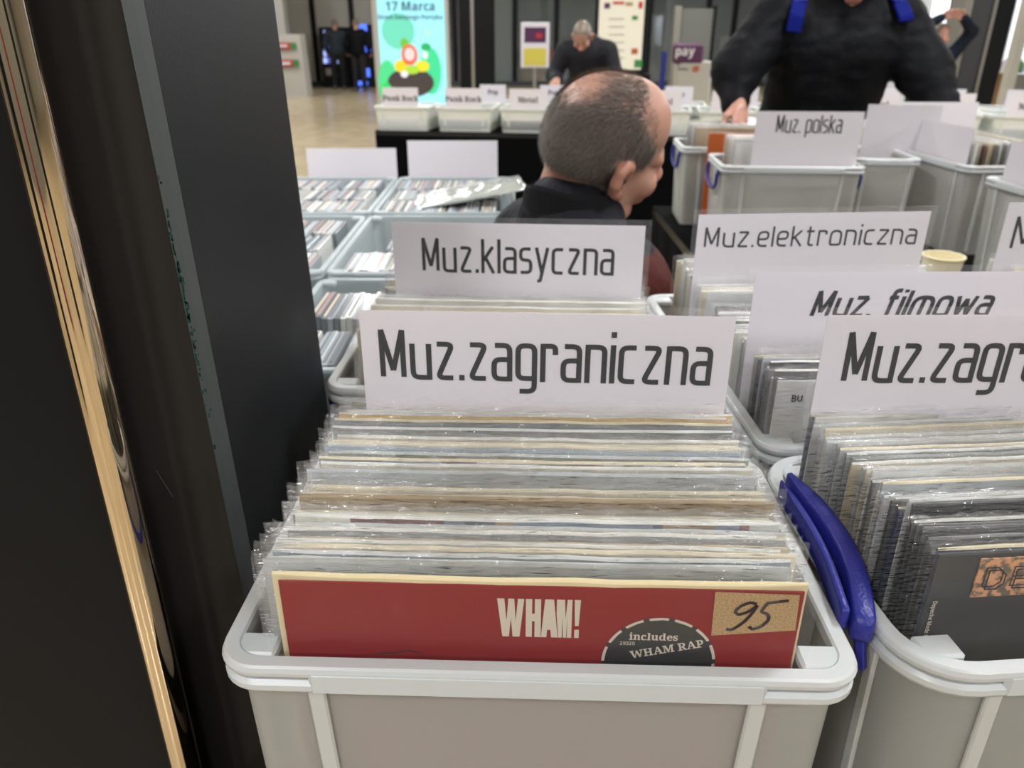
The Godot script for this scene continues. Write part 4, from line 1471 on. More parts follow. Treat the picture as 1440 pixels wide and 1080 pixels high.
func hand_mesh() -> ArrayMesh:
	# right hand, wrist at the origin, fingers towards +y, palm towards +z, thumb towards -x (mirrored for the left)
	var f := Field.new()
	f.cap(Vector3(0, -0.03, 0), Vector3(0, 0.01, 0), 0.026, 0.026)
	for i in 4:
		var x := -0.028 + i * 0.019
		f.cap(Vector3(x * 0.5, 0.01, 0), Vector3(x, 0.085 - absf(i - 1.3) * 0.004, 0.004), 0.017, 0.0115)
		var l: float = [0.9, 1.0, 0.95, 0.76][i]
		var a := Vector3(x, 0.085 - absf(i - 1.3) * 0.004, 0.004)
		var b := a + Vector3(x * 0.12, 0.036, 0.016) * l
		var c := b + Vector3(0, 0.014, 0.026) * l
		var d := c + Vector3(0, 0.002, 0.022) * l
		f.cap(a, b, 0.0105, 0.0092)
		f.cap(b, c, 0.0092, 0.0084)
		f.cap(c, d, 0.0084, 0.0072)
	f.cap(Vector3(-0.018, 0.012, 0.006), Vector3(-0.046, 0.046, 0.022), 0.017, 0.0125)
	f.cap(Vector3(-0.046, 0.046, 0.022), Vector3(-0.046, 0.07, 0.042), 0.0115, 0.01)
	f.cap(Vector3(-0.046, 0.07, 0.042), Vector3(-0.036, 0.086, 0.058), 0.01, 0.008)
	return net(f, 0.0034, 0.007, func(p): return SKIN.lerp(Color(0.48, 0.2, 0.15), 0.25 + 0.2 * sin(p.x * 140.0)))
func person(at: Vector3, turn: float, label: String, o: Dictionary) -> Node3D:
	# joints in the person's own axes: +z the way they face
	var n := base("person", at, turn)
	tag(n, label, "person")
	var st := SurfaceTool.new()
	st.begin(Mesh.PRIMITIVE_TRIANGLES)
	st.append_from(o.head, 0, o.head_at)
	mi("body", st.commit(), M["skin_vc"], n)
	for h in o.get("hands", []): mi("hand", o.hand, M["skin_vc"], n).transform = h
	if o.has("hair"): 
		var hn := mi("hair", o.hair, M["hair_vc"], n)
		hn.transform = o.head_at
		tag(hn, "", "", "", "stuff")
	mi("jacket", o.jacket, o.jacket_mat, n)
	if o.has("trousers"): mi("trousers", o.trousers, M["trousers"], n)
	for s in o.get("shoes", []):
		var sh := begin()
		box(sh, s + Vector3(0, 0.045, 0.06), Vector3(0.095, 0.09, 0.27), 0.03)
		part("shoe", sh, M["shoe"], n)
	return n
func people() -> void:
	var grey := Color(0.19, 0.155, 0.13)
	var head := head_mesh(0.0035, true, grey)
	var hair := hair_mesh(head, true, 32000, 0.0115, 3, grey * 0.9)
	var hand := hand_mesh()
	# ---- seated man: faces along the table, turned away from the viewer
	var yaw := deg_to_rad(112.0)
	var tw := FastNoiseLite.new()
	tw.seed = 12
	tw.frequency = 9.0
	var fold := func(p: Vector3) -> float: return 0.006 * tw.get_noise_3d(p.x, p.y * 1.6, p.z)
	var f := Field.new()
	f.cap(Vector3(0, 0.56, -0.03), Vector3(0, 0.76, -0.04), 0.165, 0.165)
	f.ell(Vector3(0, 0.87, -0.05), Vector3(0.2, 0.17, 0.14))
	f.cap(Vector3(-0.14, 1.0, -0.06), Vector3(0.14, 1.0, -0.06), 0.078, 0.078)
	f.cap(Vector3(0, 0.99, -0.06), Vector3(0, 1.06, -0.06), 0.12, 0.09)
	for s in [-1, 1]:
		f.cap(Vector3(s * 0.17, 0.985, -0.05), Vector3(s * 0.185, 0.73, 0.03), 0.076, 0.064)
		f.cap(Vector3(s * 0.185, 0.73, 0.03), Vector3(s * 0.16, 0.63, 0.25), 0.064, 0.045)
	var jacket := net(f, 0.011, 0.05, func(p: Vector3) -> Color:
		var maroon := Color(0.075, 0.022, 0.017)
		var black := Color(0.012, 0.013, 0.016)
		return maroon if p.y < (1.075 - absf(p.x) * 0.1 if p.x < -0.06 else 0.96) else black, fold)
	f = Field.new()
	for s in [-1, 1]:
		f.cap(Vector3(s * 0.09, 0.53, 0.0), Vector3(s * 0.12, 0.52, 0.42), 0.095, 0.065)
		f.cap(Vector3(s * 0.12, 0.52, 0.42), Vector3(s * 0.12, 0.1, 0.4), 0.064, 0.05)
	var trousers := net(f, 0.014, 0.03, func(_p): return Color.WHITE)
	var seat := Vector3(0.155, 0, -1.33)
	var hb := Basis(Vector3.BACK, 0.36) * Basis(Vector3.RIGHT, 0.12)
	var hands := [Transform3D(Basis(Vector3.RIGHT, 1.5), Vector3(-0.15, 0.62, 0.27)), Transform3D(Basis(Vector3.RIGHT, 1.5) * Basis.from_scale(Vector3(-1, 1, 1)), Vector3(0.15, 0.62, 0.27))]
	var man := person(seat, yaw, "seated person with balding grey hair in a black and maroon jacket", {"head": head, "hair": hair, "head_at": Transform3D(hb.scaled(Vector3.ONE * 1.025), Vector3(0, 1.18, 0.0)), "jacket": jacket, "jacket_mat": M["jacket_vc"], "trousers": trousers, "hand": hand, "hands": hands, "shoes": [Vector3(-0.12, 0, 0.36), Vector3(0.12, 0, 0.36)]})
	# stand-up collar
	var st := begin()
	var loops := []
	for q in [[1.04, 0.1, 0.096], [1.085, 0.087, 0.085], [1.122, 0.08, 0.079], [1.128, 0.0775, 0.076], [1.122, 0.074, 0.072], [1.07, 0.074, 0.072]]:
		var l := []
		for i in 40:
			var a := -TAU * i / 40
			var lift: float = -0.028 * maxf(0.0, sin(a)) + 0.006 * sin(a * 3.0 + 1.0)
			l.append(Vector3(cos(a) * q[1], q[0] + lift, -0.06 + sin(a) * q[2]))
		l.reverse()
		loops.append(l)
	loft(st, loops)
	part("collar", st, M["collar_black"], man)
	# plain stool under him
	var n := base("stool", Vector3(seat.x, 0, seat.z), yaw)
	tag(n, "black stool under the seated person", "stool")
	st = begin()
	lathe(st, [Vector2(0, 0.38), Vector2(0.17, 0.38), Vector2(0.18, 0.39), Vector2(0.18, 0.41), Vector2(0.17, 0.42), Vector2(0, 0.42)], 24)
	part("seat", st, M["collar_black"], n)
	for i in 4:
		st = begin()
		var a := PI / 4 + PI / 2 * i
		tube(st, [Vector3(cos(a) * 0.18, 0, sin(a) * 0.18), Vector3(cos(a) * 0.12, 0.385, sin(a) * 0.12)], 0.012, 8)
		part("leg", st, M["table_metal"], n)
	# ---- standing man behind the Polish music crate, leaning over it (own axes = world axes about his feet)
	var foot := Vector3(1.205, 0, -3.31)
	f = Field.new()
	f.ell(Vector3(0, 1.0, 0.06), Vector3(0.22, 0.17, 0.15))
	f.cap(Vector3(-0.07, 0.98, 0.08), Vector3(-0.08, 1.3, 0.16), 0.145, 0.15)
	f.cap(Vector3(0.07, 0.98, 0.08), Vector3(0.08, 1.3, 0.16), 0.145, 0.15)
	f.cap(Vector3(-0.2, 1.4, 0.15), Vector3(0.2, 1.4, 0.15), 0.095, 0.095)
	f.cap(Vector3(0, 1.4, 0.15), Vector3(0, 1.49, 0.19), 0.12, 0.094)
	f.cap(Vector3(-0.23, 1.39, 0.15), Vector3(-0.385, 1.235, 0.28), 0.095, 0.088)
	f.cap(Vector3(-0.385, 1.235, 0.28), Vector3(-0.405, 1.125, 0.38), 0.08, 0.05)
	f.cap(Vector3(0.23, 1.39, 0.15), Vector3(0.315, 1.225, 0.26), 0.1, 0.092)
	f.cap(Vector3(0.315, 1.225, 0.26), Vector3(0.36, 1.08, 0.4), 0.084, 0.054)
	var puff := func(p: Vector3) -> float: return 0.008 * tw.get_noise_3d(p.x * 0.8, p.y * 2.4, p.z * 0.8)
	jacket = net(f, 0.0105, 0.045, func(_p): return Color.WHITE, puff)
	f = Field.new()
	for s in [-1, 1]: f.cap(Vector3(s * 0.1, 0.94, 0.03), Vector3(s * 0.12, 0.1, 0.0), 0.1, 0.06)
	trousers = net(f, 0.016, 0.03, func(_p): return Color.WHITE)
	var rh := Transform3D(Basis(Vector3.RIGHT, 2.25) * Basis(Vector3.UP, -0.5), Vector3(-0.4, 1.12, 0.42))
	var lh := Transform3D(Basis(Vector3.RIGHT, 2.3) * Basis.from_scale(Vector3(-1, 1, 1)), Vector3(0.365, 1.07, 0.41))
	var head2 := head_mesh(0.005, false, Color(0.06, 0.045, 0.035))
	var stander := person(foot, 0.0, "standing person in a black padded jacket with blue shoulder straps over the crates", {"head": head2, "head_at": Transform3D(Basis(Vector3.RIGHT, 0.4), Vector3(0.0, 1.565, 0.23)), "jacket": jacket, "jacket_mat": M["jacket_black"], "trousers": trousers, "hand": hand, "hands": [rh, lh], "shoes": [Vector3(-0.12, 0, -0.05), Vector3(0.12, 0, -0.05)]})
	for s in [-1, 1]:
		st = begin()
		var path := [Vector3(s * 0.2, 1.36, 0.285), Vector3(s * 0.195, 1.41, 0.283), Vector3(s * 0.18, 1.455, 0.25), Vector3(s * 0.16, 1.5, 0.18), Vector3(s * 0.155, 1.48, 0.07), Vector3(s * 0.16, 1.38, 0.0)]
		if s > 0: path[0] = Vector3(0.197, 1.395, 0.285)
		for i in path.size() - 1:
			var nrm: Vector3 = Vector3(0, 0.4, 1).normalized() if i < 2 else (Vector3.UP if i < 4 else Vector3.FORWARD)
			bar(st, path[i], path[i + 1] + (path[i + 1] - path[i]).normalized() * 0.006, 0.052, 0.014, nrm, 0.004)
		part("backpack_strap", st, M["strap_blue"], stander)
	# folded silver paper in his hand
	n = base("folded_leaflet", Vector3(0.845, 1.065, -2.815))
	tag(n, "small silver white leaflet in the standing person's hand", "leaflet")
	n.rotation = Vector3(-0.9, 0.3, -0.4)
	st = begin()
	box(st, Vector3(0, 0.0, 0), Vector3(0.05, 0.075, 0.002), 0.0006)
	box(st, Vector3(0.004, 0.002, 0.003), Vector3(0.045, 0.068, 0.0014), 0.0004, Basis(Vector3.UP, 0.06))
	part("sheet", st, M["paper"], n)
	# ---- man browsing at the far table
	var g := at_z(832, 50, -7.35)
	f = Field.new()
	f.ell(Vector3(0, 0.9, 0), Vector3(0.21, 0.16, 0.15))
	f.cap(Vector3(0, 0.95, 0), Vector3(0, 1.2, 0.12), 0.17, 0.17)
	f.cap(Vector3(-0.15, 1.22, 0.14), Vector3(0.15, 1.22, 0.14), 0.09, 0.09)
	f.cap(Vector3(-0.2, 1.22, 0.14), Vector3(-0.27, 1.02, 0.22), 0.08, 0.07)
	f.cap(Vector3(-0.27, 1.02, 0.22), Vector3(-0.2, 1.0, 0.42), 0.065, 0.05)
	f.cap(Vector3(0.2, 1.22, 0.14), Vector3(0.28, 1.0, 0.2), 0.08, 0.07)
	f.cap(Vector3(0.28, 1.0, 0.2), Vector3(0.2, 0.95, 0.4), 0.065, 0.05)
	var far_jacket := net(f, 0.018, 0.05, func(_p): return Color(0.02, 0.021, 0.024))
	f = Field.new()
	for s in [-1, 1]: f.cap(Vector3(s * 0.1, 0.85, 0.0), Vector3(s * 0.12, 0.1, 0.0), 0.1, 0.06)
	var far_trousers := net(f, 0.022, 0.03, func(_p): return Color.WHITE)
	var head3 := head_mesh(0.007, false, Color(0.16, 0.13, 0.1))
	person(Vector3(g.x, 0, g.z - 0.2), -0.25, "person in a dark jacket bending over the far crates before the pale map board", {"head": head3, "head_at": Transform3D(Basis(Vector3.RIGHT, 0.75), Vector3(-0.02, 1.34, 0.27)), "jacket": far_jacket, "jacket_mat": M["jacket_vc"], "trousers": far_trousers, "hand": hand, "hands": [Transform3D(Basis(Vector3.RIGHT, 1.9), Vector3(-0.2, 1.0, 0.44)), Transform3D(Basis(Vector3.RIGHT, 1.9) * Basis.from_scale(Vector3(-1, 1, 1)), Vector3(0.2, 0.95, 0.42))], "shoes": [Vector3(-0.12, 0, -0.05), Vector3(0.12, 0, -0.05)]})
	# ---- two people at the vending machines, seen from behind
	f = Field.new()
	f.ell(Vector3(0, 0.95, 0), Vector3(0.2, 0.16, 0.15))
	f.cap(Vector3(0, 1.0, 0), Vector3(0, 1.28, 0), 0.18, 0.19)
	f.cap(Vector3(-0.17, 1.36, 0), Vector3(0.17, 1.36, 0), 0.09, 0.09)
	for s in [-1, 1]:
		f.cap(Vector3(s * 0.22, 1.36, 0), Vector3(s * 0.29, 1.1, 0.02), 0.08, 0.07)
		f.cap(Vector3(s * 0.29, 1.1, 0.02), Vector3(s * 0.25, 0.92, 0.16), 0.066, 0.05)
	var up_jacket := net(f, 0.02, 0.05, func(_p): return Color(0.035, 0.04, 0.05))
	for i in 2:
		var p := at_z([478.0, 507.0][i], 124.0, [-22.3, -21.4][i]) * Vector3(1, 0, 1)
		person(p, PI + [0.15, -0.1][i], ["person in a dark grey jacket facing the snack vending machine", "person in black facing the blue lit vending machine"][i], {"head": head3, "head_at": Transform3D(Basis(), Vector3(0, 1.6, 0.03)), "jacket": up_jacket, "jacket_mat": M["jacket_vc"] if i == 0 else M["jacket_black"], "trousers": far_trousers, "hand": hand, "hands": [Transform3D(Basis(Vector3.RIGHT, 1.9), Vector3(-0.25, 0.92, 0.18)), Transform3D(Basis(Vector3.RIGHT, 1.9) * Basis.from_scale(Vector3(-1, 1, 1)), Vector3(0.25, 0.92, 0.18))], "shoes": [Vector3(-0.12, 0, -0.05), Vector3(0.12, 0, -0.05)]})
	# ---- person with raised arms beyond the standing man
	g = at_z(1317, 52, -8.6)
	f = Field.new()
	f.ell(Vector3(0, 0.92, 0), Vector3(0.19, 0.16, 0.14))
	f.cap(Vector3(0, 0.95, 0), Vector3(0, 1.1, 0), 0.16, 0.16)
	f.cap(Vector3(-0.15, 1.14, 0), Vector3(0.15, 1.14, 0), 0.08, 0.08)
	for s in [-1, 1]:
		f.cap(Vector3(s * 0.2, 1.15, 0), Vector3(s * 0.3, 1.38, 0.1), 0.07, 0.06)
		f.cap(Vector3(s * 0.3, 1.38, 0.1), Vector3(s * 0.12, 1.5, 0.2), 0.055, 0.045)
	var raised := net(f, 0.018, 0.045, func(p: Vector3) -> Color: return Color(0.012, 0.03, 0.14) if p.y < 1.12 else Color(0.012, 0.018, 0.03))
	person(Vector3(g.x, 0, g.z), 0.1, "person in a dark blue jacket with both arms raised to the face", {"head": head3, "head_at": Transform3D(Basis(), Vector3(0, 1.34, 0.05)), "jacket": raised, "jacket_mat": M["jacket_vc"], "trousers": far_trousers, "hand": hand, "hands": [Transform3D(Basis(Vector3.BACK, -1.2), Vector3(-0.12, 1.5, 0.2)), Transform3D(Basis(Vector3.BACK, 1.2) * Basis.from_scale(Vector3(-1, 1, 1)), Vector3(0.12, 1.5, 0.2))], "shoes": [Vector3(-0.12, 0, -0.05), Vector3(0.12, 0, -0.05)]})

# ---------------------------------------------------------------- background of the hall
func px_box(called: String, x0: float, y0: float, x1: float, y1: float, z: float, thick: float, m: String, parent: Node = null, bv := 0.0) -> MeshInstance3D:
	# a box whose front face spans these photo pixels at depth z
	var a := at_z(x0, y1, z)
	var b := at_z(x1, y0, z)
	var c := at_z(x0, y0, z)
	var d := at_z(x1, y1, z)
	var l := (a.x + c.x) / 2
	var r := (b.x + d.x) / 2
	var lo := maxf(0.0, a.y)
	var st := begin()
	box(st, Vector3((l + r) / 2, (lo + b.y) / 2, z - thick / 2), Vector3(r - l, b.y - lo, thick), bv)
	return part(called, st, M[m], parent)
func hall_background() -> void:
	# shop front along the back: posts, rails and panes, from floor to ceiling
	var Z := -23.75
	var fr := Node3D.new()
	fr.name = "window_1"
	add_child(fr)
	tag(fr, "", "", "", "structure")
	var X := func(px: float) -> float: return at_z(px, 60, Z).x
	for q in [405, 443, 497, 528, 640, 682, 724, 782, 842, 912, 993, 1030, 1110, 1200, 1290]:
		slab("post", Vector3(X.call(q) - 0.07, 0, Z), Vector3(X.call(q) + 0.07, 4.1, Z - 0.12), "dark_frame", fr)
	slab("top_rail", Vector3(X.call(400), 2.28, Z + 0.02), Vector3(X.call(1300), 2.75, Z - 0.14), "mid_frame", fr)
	slab("bottom_rail", Vector3(X.call(400), 0, Z + 0.02), Vector3(X.call(1300), 0.12, Z - 0.14), "mid_frame", fr)
	var panes := [[405, 443, "wall_pale"], [443, 497, "wall_pale"], [497, 528, "wall_pale"], [528, 640, "glass"], [640, 682, "glass"], [682, 724, "frosted"], [724, 782, "glass"], [782, 842, "glass"], [842, 912, "glass"], [912, 993, "glass"], [993, 1030, "glass"], [1030, 1110, "glass"], [1110, 1200, "glass"], [1200, 1290, "glass"]]
	for p in panes: slab("pane", Vector3(X.call(p[0]), 0, Z - 0.05), Vector3(X.call(p[1]), 4.1, Z - 0.065), p[2], fr)
	var back := slab("wall_shop", Vector3(X.call(528), 0, -25.4), Vector3(X.call(1290), 4.1, -25.6), "shop_dark")
	# things behind the panes; the brown one stands in for reflections in the glass
	for q in [[772, 68, 782, 140, "sign_red"], [786, 60, 796, 140, "blue_paint"], [735, 50, 768, 140, "wood"], [805, 40, 838, 140, "mid_frame"], [640, 20, 660, 140, "purple"], [1010, 50, 1050, 140, "steel"]]:
		var o := px_box("shop_fitting", q[0], q[1], q[2], q[3], -24.6, 0.3, q[4])
		tag(o, "%s panel standing behind the shop glass" % {"sign_red": "red", "blue_paint": "blue", "wood": "brown", "mid_frame": "dark", "purple": "purple", "steel": "silver"}[q[4]], "shop fitting", "fittings behind the shop glass")
	# dark columns
	var dc := px_box("column_dark", 648, -60, 696, 300, -16.0, 0.5, "dark_frame")
	tag(dc, "", "", "", "structure")
	px_box("metal_strip", 664, -60, 668, 300, -15.98, 0.02, "steel", dc)
	# pale wall and leaflet stand by the vending machines
	var pw := px_box("wall_pale_end", 340, -60, 401, 130, -21.0, 0.4, "wall_pale")
	tag(pw, "", "", "", "structure")
	var n := base("leaflet_stand", Vector3.ZERO)
	tag(n, "white wedge shaped stand with two red and green logo strips", "stand")
	var a := at_z(380, 128, -19.5)
	var b := at_z(432, 128, -19.5)
	var t := at_z(415, 48, -19.5)
	var st := begin()
	var pts := [Vector3(a.x, 0, 0), Vector3(b.x, 0, 0), Vector3(t.x + 0.1, t.y, 0), Vector3(a.x, t.y, 0)]
	for z in 1:
		var fp := pts.map(func(p): return p + Vector3(0, 0, -19.5))
		var bp := pts.map(func(p): return p + Vector3(0, 0, -20.0))
		quad(st, fp[0], fp[1], fp[2], fp[3])
		quad(st, bp[3], bp[2], bp[1], bp[0])
		for i in 4: quad(st, fp[(i + 1) % 4], fp[i], bp[i], bp[(i + 1) % 4])
	part("stand_body", st, M["wall_pale"], n)
	for q in [[388, 60, 408, 69], [392, 84, 412, 94]]:
		var lg := px_box("logo_strip", q[0], q[1], q[2], q[3], -19.46, 0.02, "sign_red", n)
		px_box("logo_end", q[2] + 0.5, q[1], q[2] + 8, q[3], -19.46, 0.02, "sign_green", n)
		px_box("logo_text", q[0] + 4, q[1] + 3, q[2] - 4, q[3] - 3, -19.44, 0.01, "paper", lg)
	# vending machines
	for i in 2:
		var q: Array = [[451, 38, 490, 122], [497, 34, 527, 122]][i]
		var zf := -23.0
		var vm := base("vending_machine", Vector3.ZERO)
		tag(vm, ["black vending machine with a lit window of snacks", "dark vending machine with blue lit drawings"][i], "vending machine")
		px_box("cabinet", q[0], q[1], q[2], q[3], zf, 0.6, "dark_frame", vm, 0.02)
		if i == 0:
			px_box("hatch", 458, 96, 474, 106, zf + 0.02, 0.02, "steel", vm)
			for r in 5:
				for c in 4:
					var it := px_box("lit_window_item", 455 + c * 6.4, 43 + r * 9.6, 459.6 + c * 6.4, 50.5 + r * 9.6, zf + 0.03, 0.03, "case 0", vm)
					it.material_override = [glow_of("lit_item_a", Color(0.65, 0.72, 1.0), 0.8), glow_of("lit_item_b", Color(0.85, 0.8, 0.9), 0.7), glow_of("lit_item_c", Color(0.35, 0.4, 0.75), 0.6)][(r * 3 + c * 2) % 3]
		else:
			for s in [[499, 34, 512, 40], [512, 34, 516, 54], [513, 64, 522, 73], [515, 96, 520, 108], [503, 114, 517, 120]]:
				px_box("lit_sign", s[0], s[1], s[2], s[3], zf + 0.03, 0.03, "case 0", vm).material_override = glow_of("lit_blue", Color(0.3, 0.45, 1.0), 0.9)
			px_box("orange_sign", 502, 42, 512, 51, zf + 0.03, 0.02, "orange", vm)
	advert()
	map_board()
	self_service()
	right_shop()
func glow_of(name: String, c: Color, e: float) -> StandardMaterial3D:
	return M[name] if M.has(name) else glow(name, c, e)
func screen_light(at: Vector3, size: Vector2, c: Color, e: float, parent: Node) -> void:
	var al := AreaLight3D.new()
	al.name = "screen_light"
	al.area_size = size
	al.light_energy = e
	al.light_color = c
	al.shadow_enabled = true
	parent.add_child(al, true)
	al.position = at
	al.rotation = Vector3(0, PI, 0)
func spot(s: Node, called: String, px: float, py: float, rx: float, ry: float, z: float, c: Color, e := 0.48) -> void:
	var p := at_z(px, py, -10.3) - (s.get_parent() as Node3D).position
	var d := begin()
	poly(d, circle(rx, 24, Vector2(p.x, p.y), ry / rx), z)
	part(called, d, glow_of("screen_%02x%02x%02x" % [int(c.r * 255), int(c.g * 255), int(c.b * 255)], c, e), s)
func advert() -> void:
	# free-standing advertising screen
	var a := at_z(527, 100, -10.3)
	var b := at_z(632, 100, -10.3)
	var w := b.x - a.x
	var n := base("advert_screen", Vector3((a.x + b.x) / 2, 0, -10.3))
	tag(n, "tall white framed advert screen with a bright green and blue picture", "screen")
	var st := begin()
	box(st, Vector3(0, 1.25, -0.08), Vector3(w, 2.5, 0.16), 0.03)
	part("housing", st, M["wall_pale"], n)
	var sw := 0.81
	st = begin()
	box(st, Vector3(0.02, 1.3, 0.004), Vector3(sw, 1.84, 0.012), 0.003)
	var s := part("screen", st, glow_of("screen_sky", Color(0.62, 0.92, 0.95), 0.58), n)
	spot(s, "green_cloud_shape", 560, 44, 0.2, 0.2, 0.012, Color(0.45, 0.88, 0.75))
	spot(s, "screen_hill", 546, 116, 0.12, 0.26, 0.012, Color(0.3, 0.88, 0.55))
	spot(s, "screen_hill", 606, 100, 0.13, 0.27, 0.012, Color(0.25, 0.88, 0.6))
	spot(s, "screen_leaves", 599, 66, 0.06, 0.045, 0.014, Color(0.1, 0.72, 0.4))
	spot(s, "screen_mushroom", 598, 77, 0.035, 0.05, 0.013, Color(0.9, 0.97, 0.95))
	spot(s, "screen_pot", 578, 116, 0.29, 0.17, 0.014, Color(0.3, 0.25, 0.24), 0.35)
	spot(s, "screen_coins", 564, 93, 0.08, 0.07, 0.016, Color(1.0, 0.85, 0.1))
	spot(s, "screen_coins", 594, 93, 0.085, 0.065, 0.016, Color(0.95, 0.9, 0.15))
	spot(s, "screen_coins", 580, 98, 0.09, 0.05, 0.017, Color(0.7, 0.88, 0.2))
	spot(s, "screen_fruit", 576, 77, 0.1, 0.12, 0.018, Color(0.98, 0.42, 0.25))  # orange, pale and green shapes stand in for a leprechaun figure
	spot(s, "screen_fruit_middle", 576, 76, 0.062, 0.075, 0.02, Color(0.97, 0.86, 0.86))
	spot(s, "screen_sprout", 569, 61, 0.05, 0.06, 0.017, Color(0.45, 0.78, 0.2))
	spot(s, "screen_egg", 569, 104, 0.048, 0.04, 0.02, Color(0.96, 0.93, 0.95))
	spot(s, "screen_grass", 544, 128, 0.07, 0.1, 0.016, Color(0.15, 0.85, 0.4))
	spot(s, "screen_star", 601, 46, 0.02, 0.02, 0.014, Color(0.8, 0.9, 0.5))
	var ink := mat("screen_ink", Color(0.1, 0.2, 0.42), 0.5)
	var p1 := at_z(577, 9, -10.3) - n.position
	var t := mi("lettering", text_mesh("17 Marca", "Droid Sans", true, 0.1, 0.002), ink, s)
	t.position = Vector3(p1.x, p1.y, 0.014)
	p1 = at_z(577, 24, -10.3) - n.position
	t = mi("lettering", text_mesh("Dzień Świętego Patryka", "Droid Sans", true, 0.05, 0.002), ink, s)
	t.position = Vector3(p1.x, p1.y, 0.014)
	screen_light(Vector3(0, 1.3, 0.05), Vector2(0.75, 1.7), Color(0.7, 0.95, 0.95), 0.5, n)
func map_board() -> void:
	var n := base("map_board", Vector3.ZERO)
	tag(n, "backlit pale floor plan board in a black frame", "sign")
	px_box("frame", 838, -40, 912, 104, -9.6, 0.18, "dark_frame", n)
	var f := px_box("lit_plan", 842, -30, 905, 98, -9.58, 0.02, "paper", n)
	f.material_override = glow_of("lit_plan", Color(0.86, 0.83, 0.74), 0.5)
	for q in [[850, 4, 858, 12, "purple"], [862, 2, 878, 6, "sign_red"], [880, 3, 890, 8, "kraft"], [898, 2, 904, 12, "sign_red"], [889, 22, 897, 28, "sign_green"], [888, 68, 897, 76, "orange"], [892, 84, 903, 95, "sign_green"]]:
		px_box("plan_mark", q[0], q[1], q[2], q[3], -9.56, 0.006, q[4], f)
	for i in 6: px_box("plan_line", 856, 26 + i * 11, 878, 27.2 + i * 11, -9.56, 0.004, "wall_grey", f)
	px_box("foot", 842, 104, 908, 300, -9.62, 0.12, "dark_frame", n)
	screen_light(at_z(874, 40, -9.5), Vector2(0.5, 1.2), Color(1, 0.96, 0.85), 0.2, n)
func self_service() -> void:
	var n := base("self_service_terminal", Vector3.ZERO)
	tag(n, "white terminal with a purple top panel and white writing", "terminal")
	px_box("terminal_body", 946, 86, 992, 300, -11.0, 0.35, "wall_pale", n, 0.02)
	var p := px_box("purple_panel", 949, 61, 990, 90, -10.98, 0.2, "purple", n, 0.03)
	var t := mi("lettering", text_mesh("pay", "Droid Sans", true, 0.11, 0.004), M["paper"], p)
	t.position = at_z(963, 72, -10.96)
	px_box("orange_logo", 975, 93, 983, 100, -10.98, 0.01, "orange", n)
	px_box("notice_line", 953, 96, 968, 98, -10.98, 0.01, "wall_grey", n)
	n = base("door_frame", Vector3.ZERO)
	tag(n, "pale glass panel in silver posts behind the purple terminal", "glass panel")
	px_box("post", 938, 8, 947, 300, -12.0, 0.12, "steel", n)
	px_box("post", 990, 8, 994, 300, -12.0, 0.12, "dark_frame", n)
	px_box("frosted_pane", 948, 12, 990, 300, -12.03, 0.02, "wall_grey", n)
	var o := px_box("blue_post", 923, 72, 929, 300, -11.5, 0.1, "blue_paint")
	tag(o, "thin blue post between the map board and the purple terminal", "post")
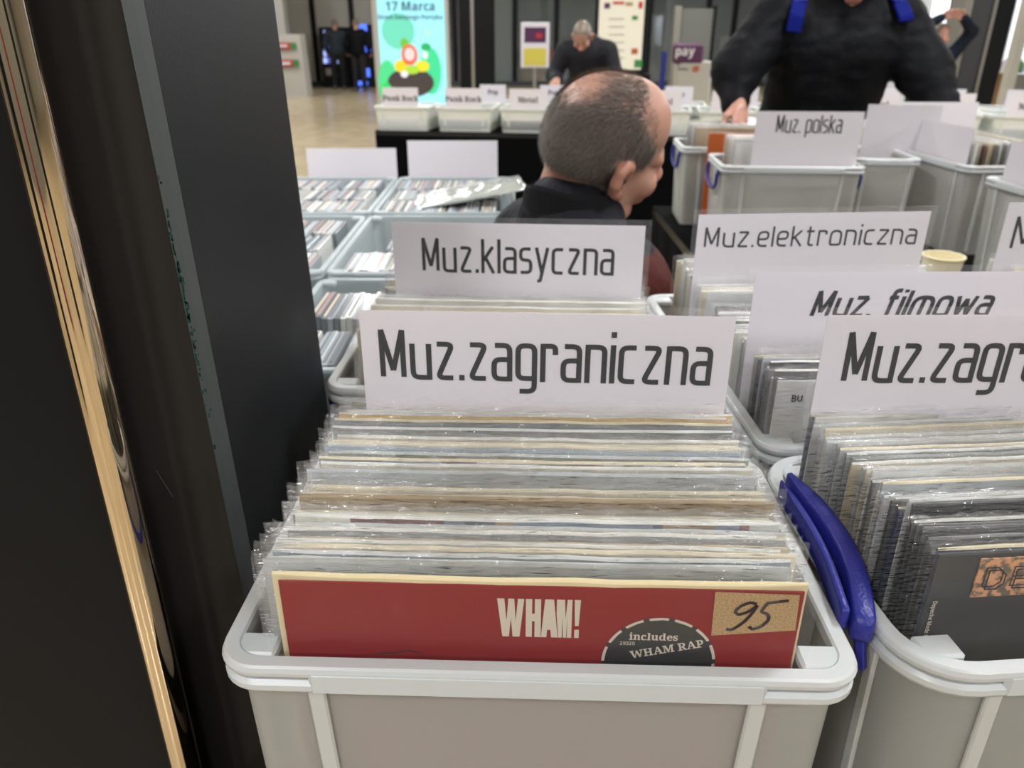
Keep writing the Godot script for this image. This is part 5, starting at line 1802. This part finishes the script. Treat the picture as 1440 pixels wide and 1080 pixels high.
func right_shop() -> void:
	# dark columns and the bright shop beyond them
	var c1 := px_box("column_pair", 1342, -60, 1386, 300, -9.0, 0.5, "mid_frame")
	tag(c1, "", "", "", "structure")
	px_box("metal_strip", 1331, -60, 1341, 300, -8.98, 0.3, "steel", c1)
	px_box("metal_strip", 1370, -60, 1374, 300, -8.97, 0.02, "steel", c1)
	px_box("dark_face", 1374.5, -60, 1398, 300, -8.98, 0.4, "dark_frame", c1)
	var Z := -14.0
	var n := Node3D.new()
	n.name = "wall_bright_shop"
	add_child(n)
	tag(n, "", "", "", "structure")
	var xl := at_z(1270, 50, Z).x
	slab("back", Vector3(xl, 0, Z - 0.2), Vector3(15.7, 4.1, Z), "shop_wall", n)
	slab("end", Vector3(xl - 0.2, 0, Z), Vector3(xl, 4.1, Z + 1.2), "shop_wall", n)
	var sh := base("shop_shelf", Vector3.ZERO)
	tag(sh, "tall display shelf with framed goods in the bright shop", "shelf")
	px_box("shelf_back", 1392, -40, 1424, 100, -11.0, 0.1, "shop_wall", sh)
	px_box("framed_picture", 1398, 4, 1418, 46, -10.95, 0.03, "steel", sh)
	px_box("picture_item", 1404, 12, 1414, 24, -10.9, 0.03, "print_cream", sh)
	px_box("picture_item", 1402, 28, 1415, 34, -10.9, 0.03, "orange", sh)
	px_box("dark_side", 1394, 52, 1402, 100, -10.95, 0.05, "shop_dark", sh)
	px_box("low_wood", 1382, 102, 1402, 300, -10.9, 0.3, "wood", sh)
	px_box("counter", 1404, 104, 1470, 300, -10.9, 0.3, "wall_grey", sh)
	var p := px_box("post_pale", 1412, -60, 1424, 300, -10.2, 0.12, "wall_pale")
	tag(p, "", "", "", "structure")
	rng.seed = 101
	for i in 7:
		var x := 1403 + i * 6.0
		var o := px_box("shop_goods", x, 84 + rng.randf_range(-4, 4), x + 5, 103, -10.6, 0.1, ["shop_dark", "paper", "strap_blue", "case 3", "shop_dark", "sign_green", "case 1"][i], null, 0.01)
		tag(o, "%s goods on the bright shop counter" % ["black", "white", "blue", "silver", "dark", "green", "grey"][i], "goods", "goods on the bright shop counter")
	var lamp := base("shop_lamp", Vector3(at_z(1420, 20, -12.2).x, 3.2, -12.2))  # out of view, placed to brighten the corner shop
	tag(lamp, "unseen bright ceiling lamp panel of the corner shop", "lamp")
	var st := begin()
	box(st, Vector3.ZERO, Vector3(2.4, 0.05, 1.2), 0.01)
	part("lamp_panel", st, M["panel_glow"], lamp)
	st = begin()
	for s in [-1, 1]: bar(st, Vector3(s * 0.9, 0.02, 0), Vector3(s * 0.9, 1.0, 0), 0.02, 0.02)
	part("hanger", st, M["steel"], lamp)
	var al := AreaLight3D.new()
	al.name = "panel_light"
	al.area_size = Vector2(2.3, 1.1)
	al.light_energy = 16.0
	al.light_color = Color(0.93, 0.96, 1.0)
	al.shadow_enabled = true
	lamp.add_child(al)
	al.position = Vector3(0, -0.04, 0)
	al.rotation_degrees = Vector3(-90, 0, 0)

func _ready() -> void:
	make_materials()
	setup_view()
	room()
	column()
	crates_front()
	crates_middle()
	disc_tables()
	far_tables()
	hall_background()
	people()
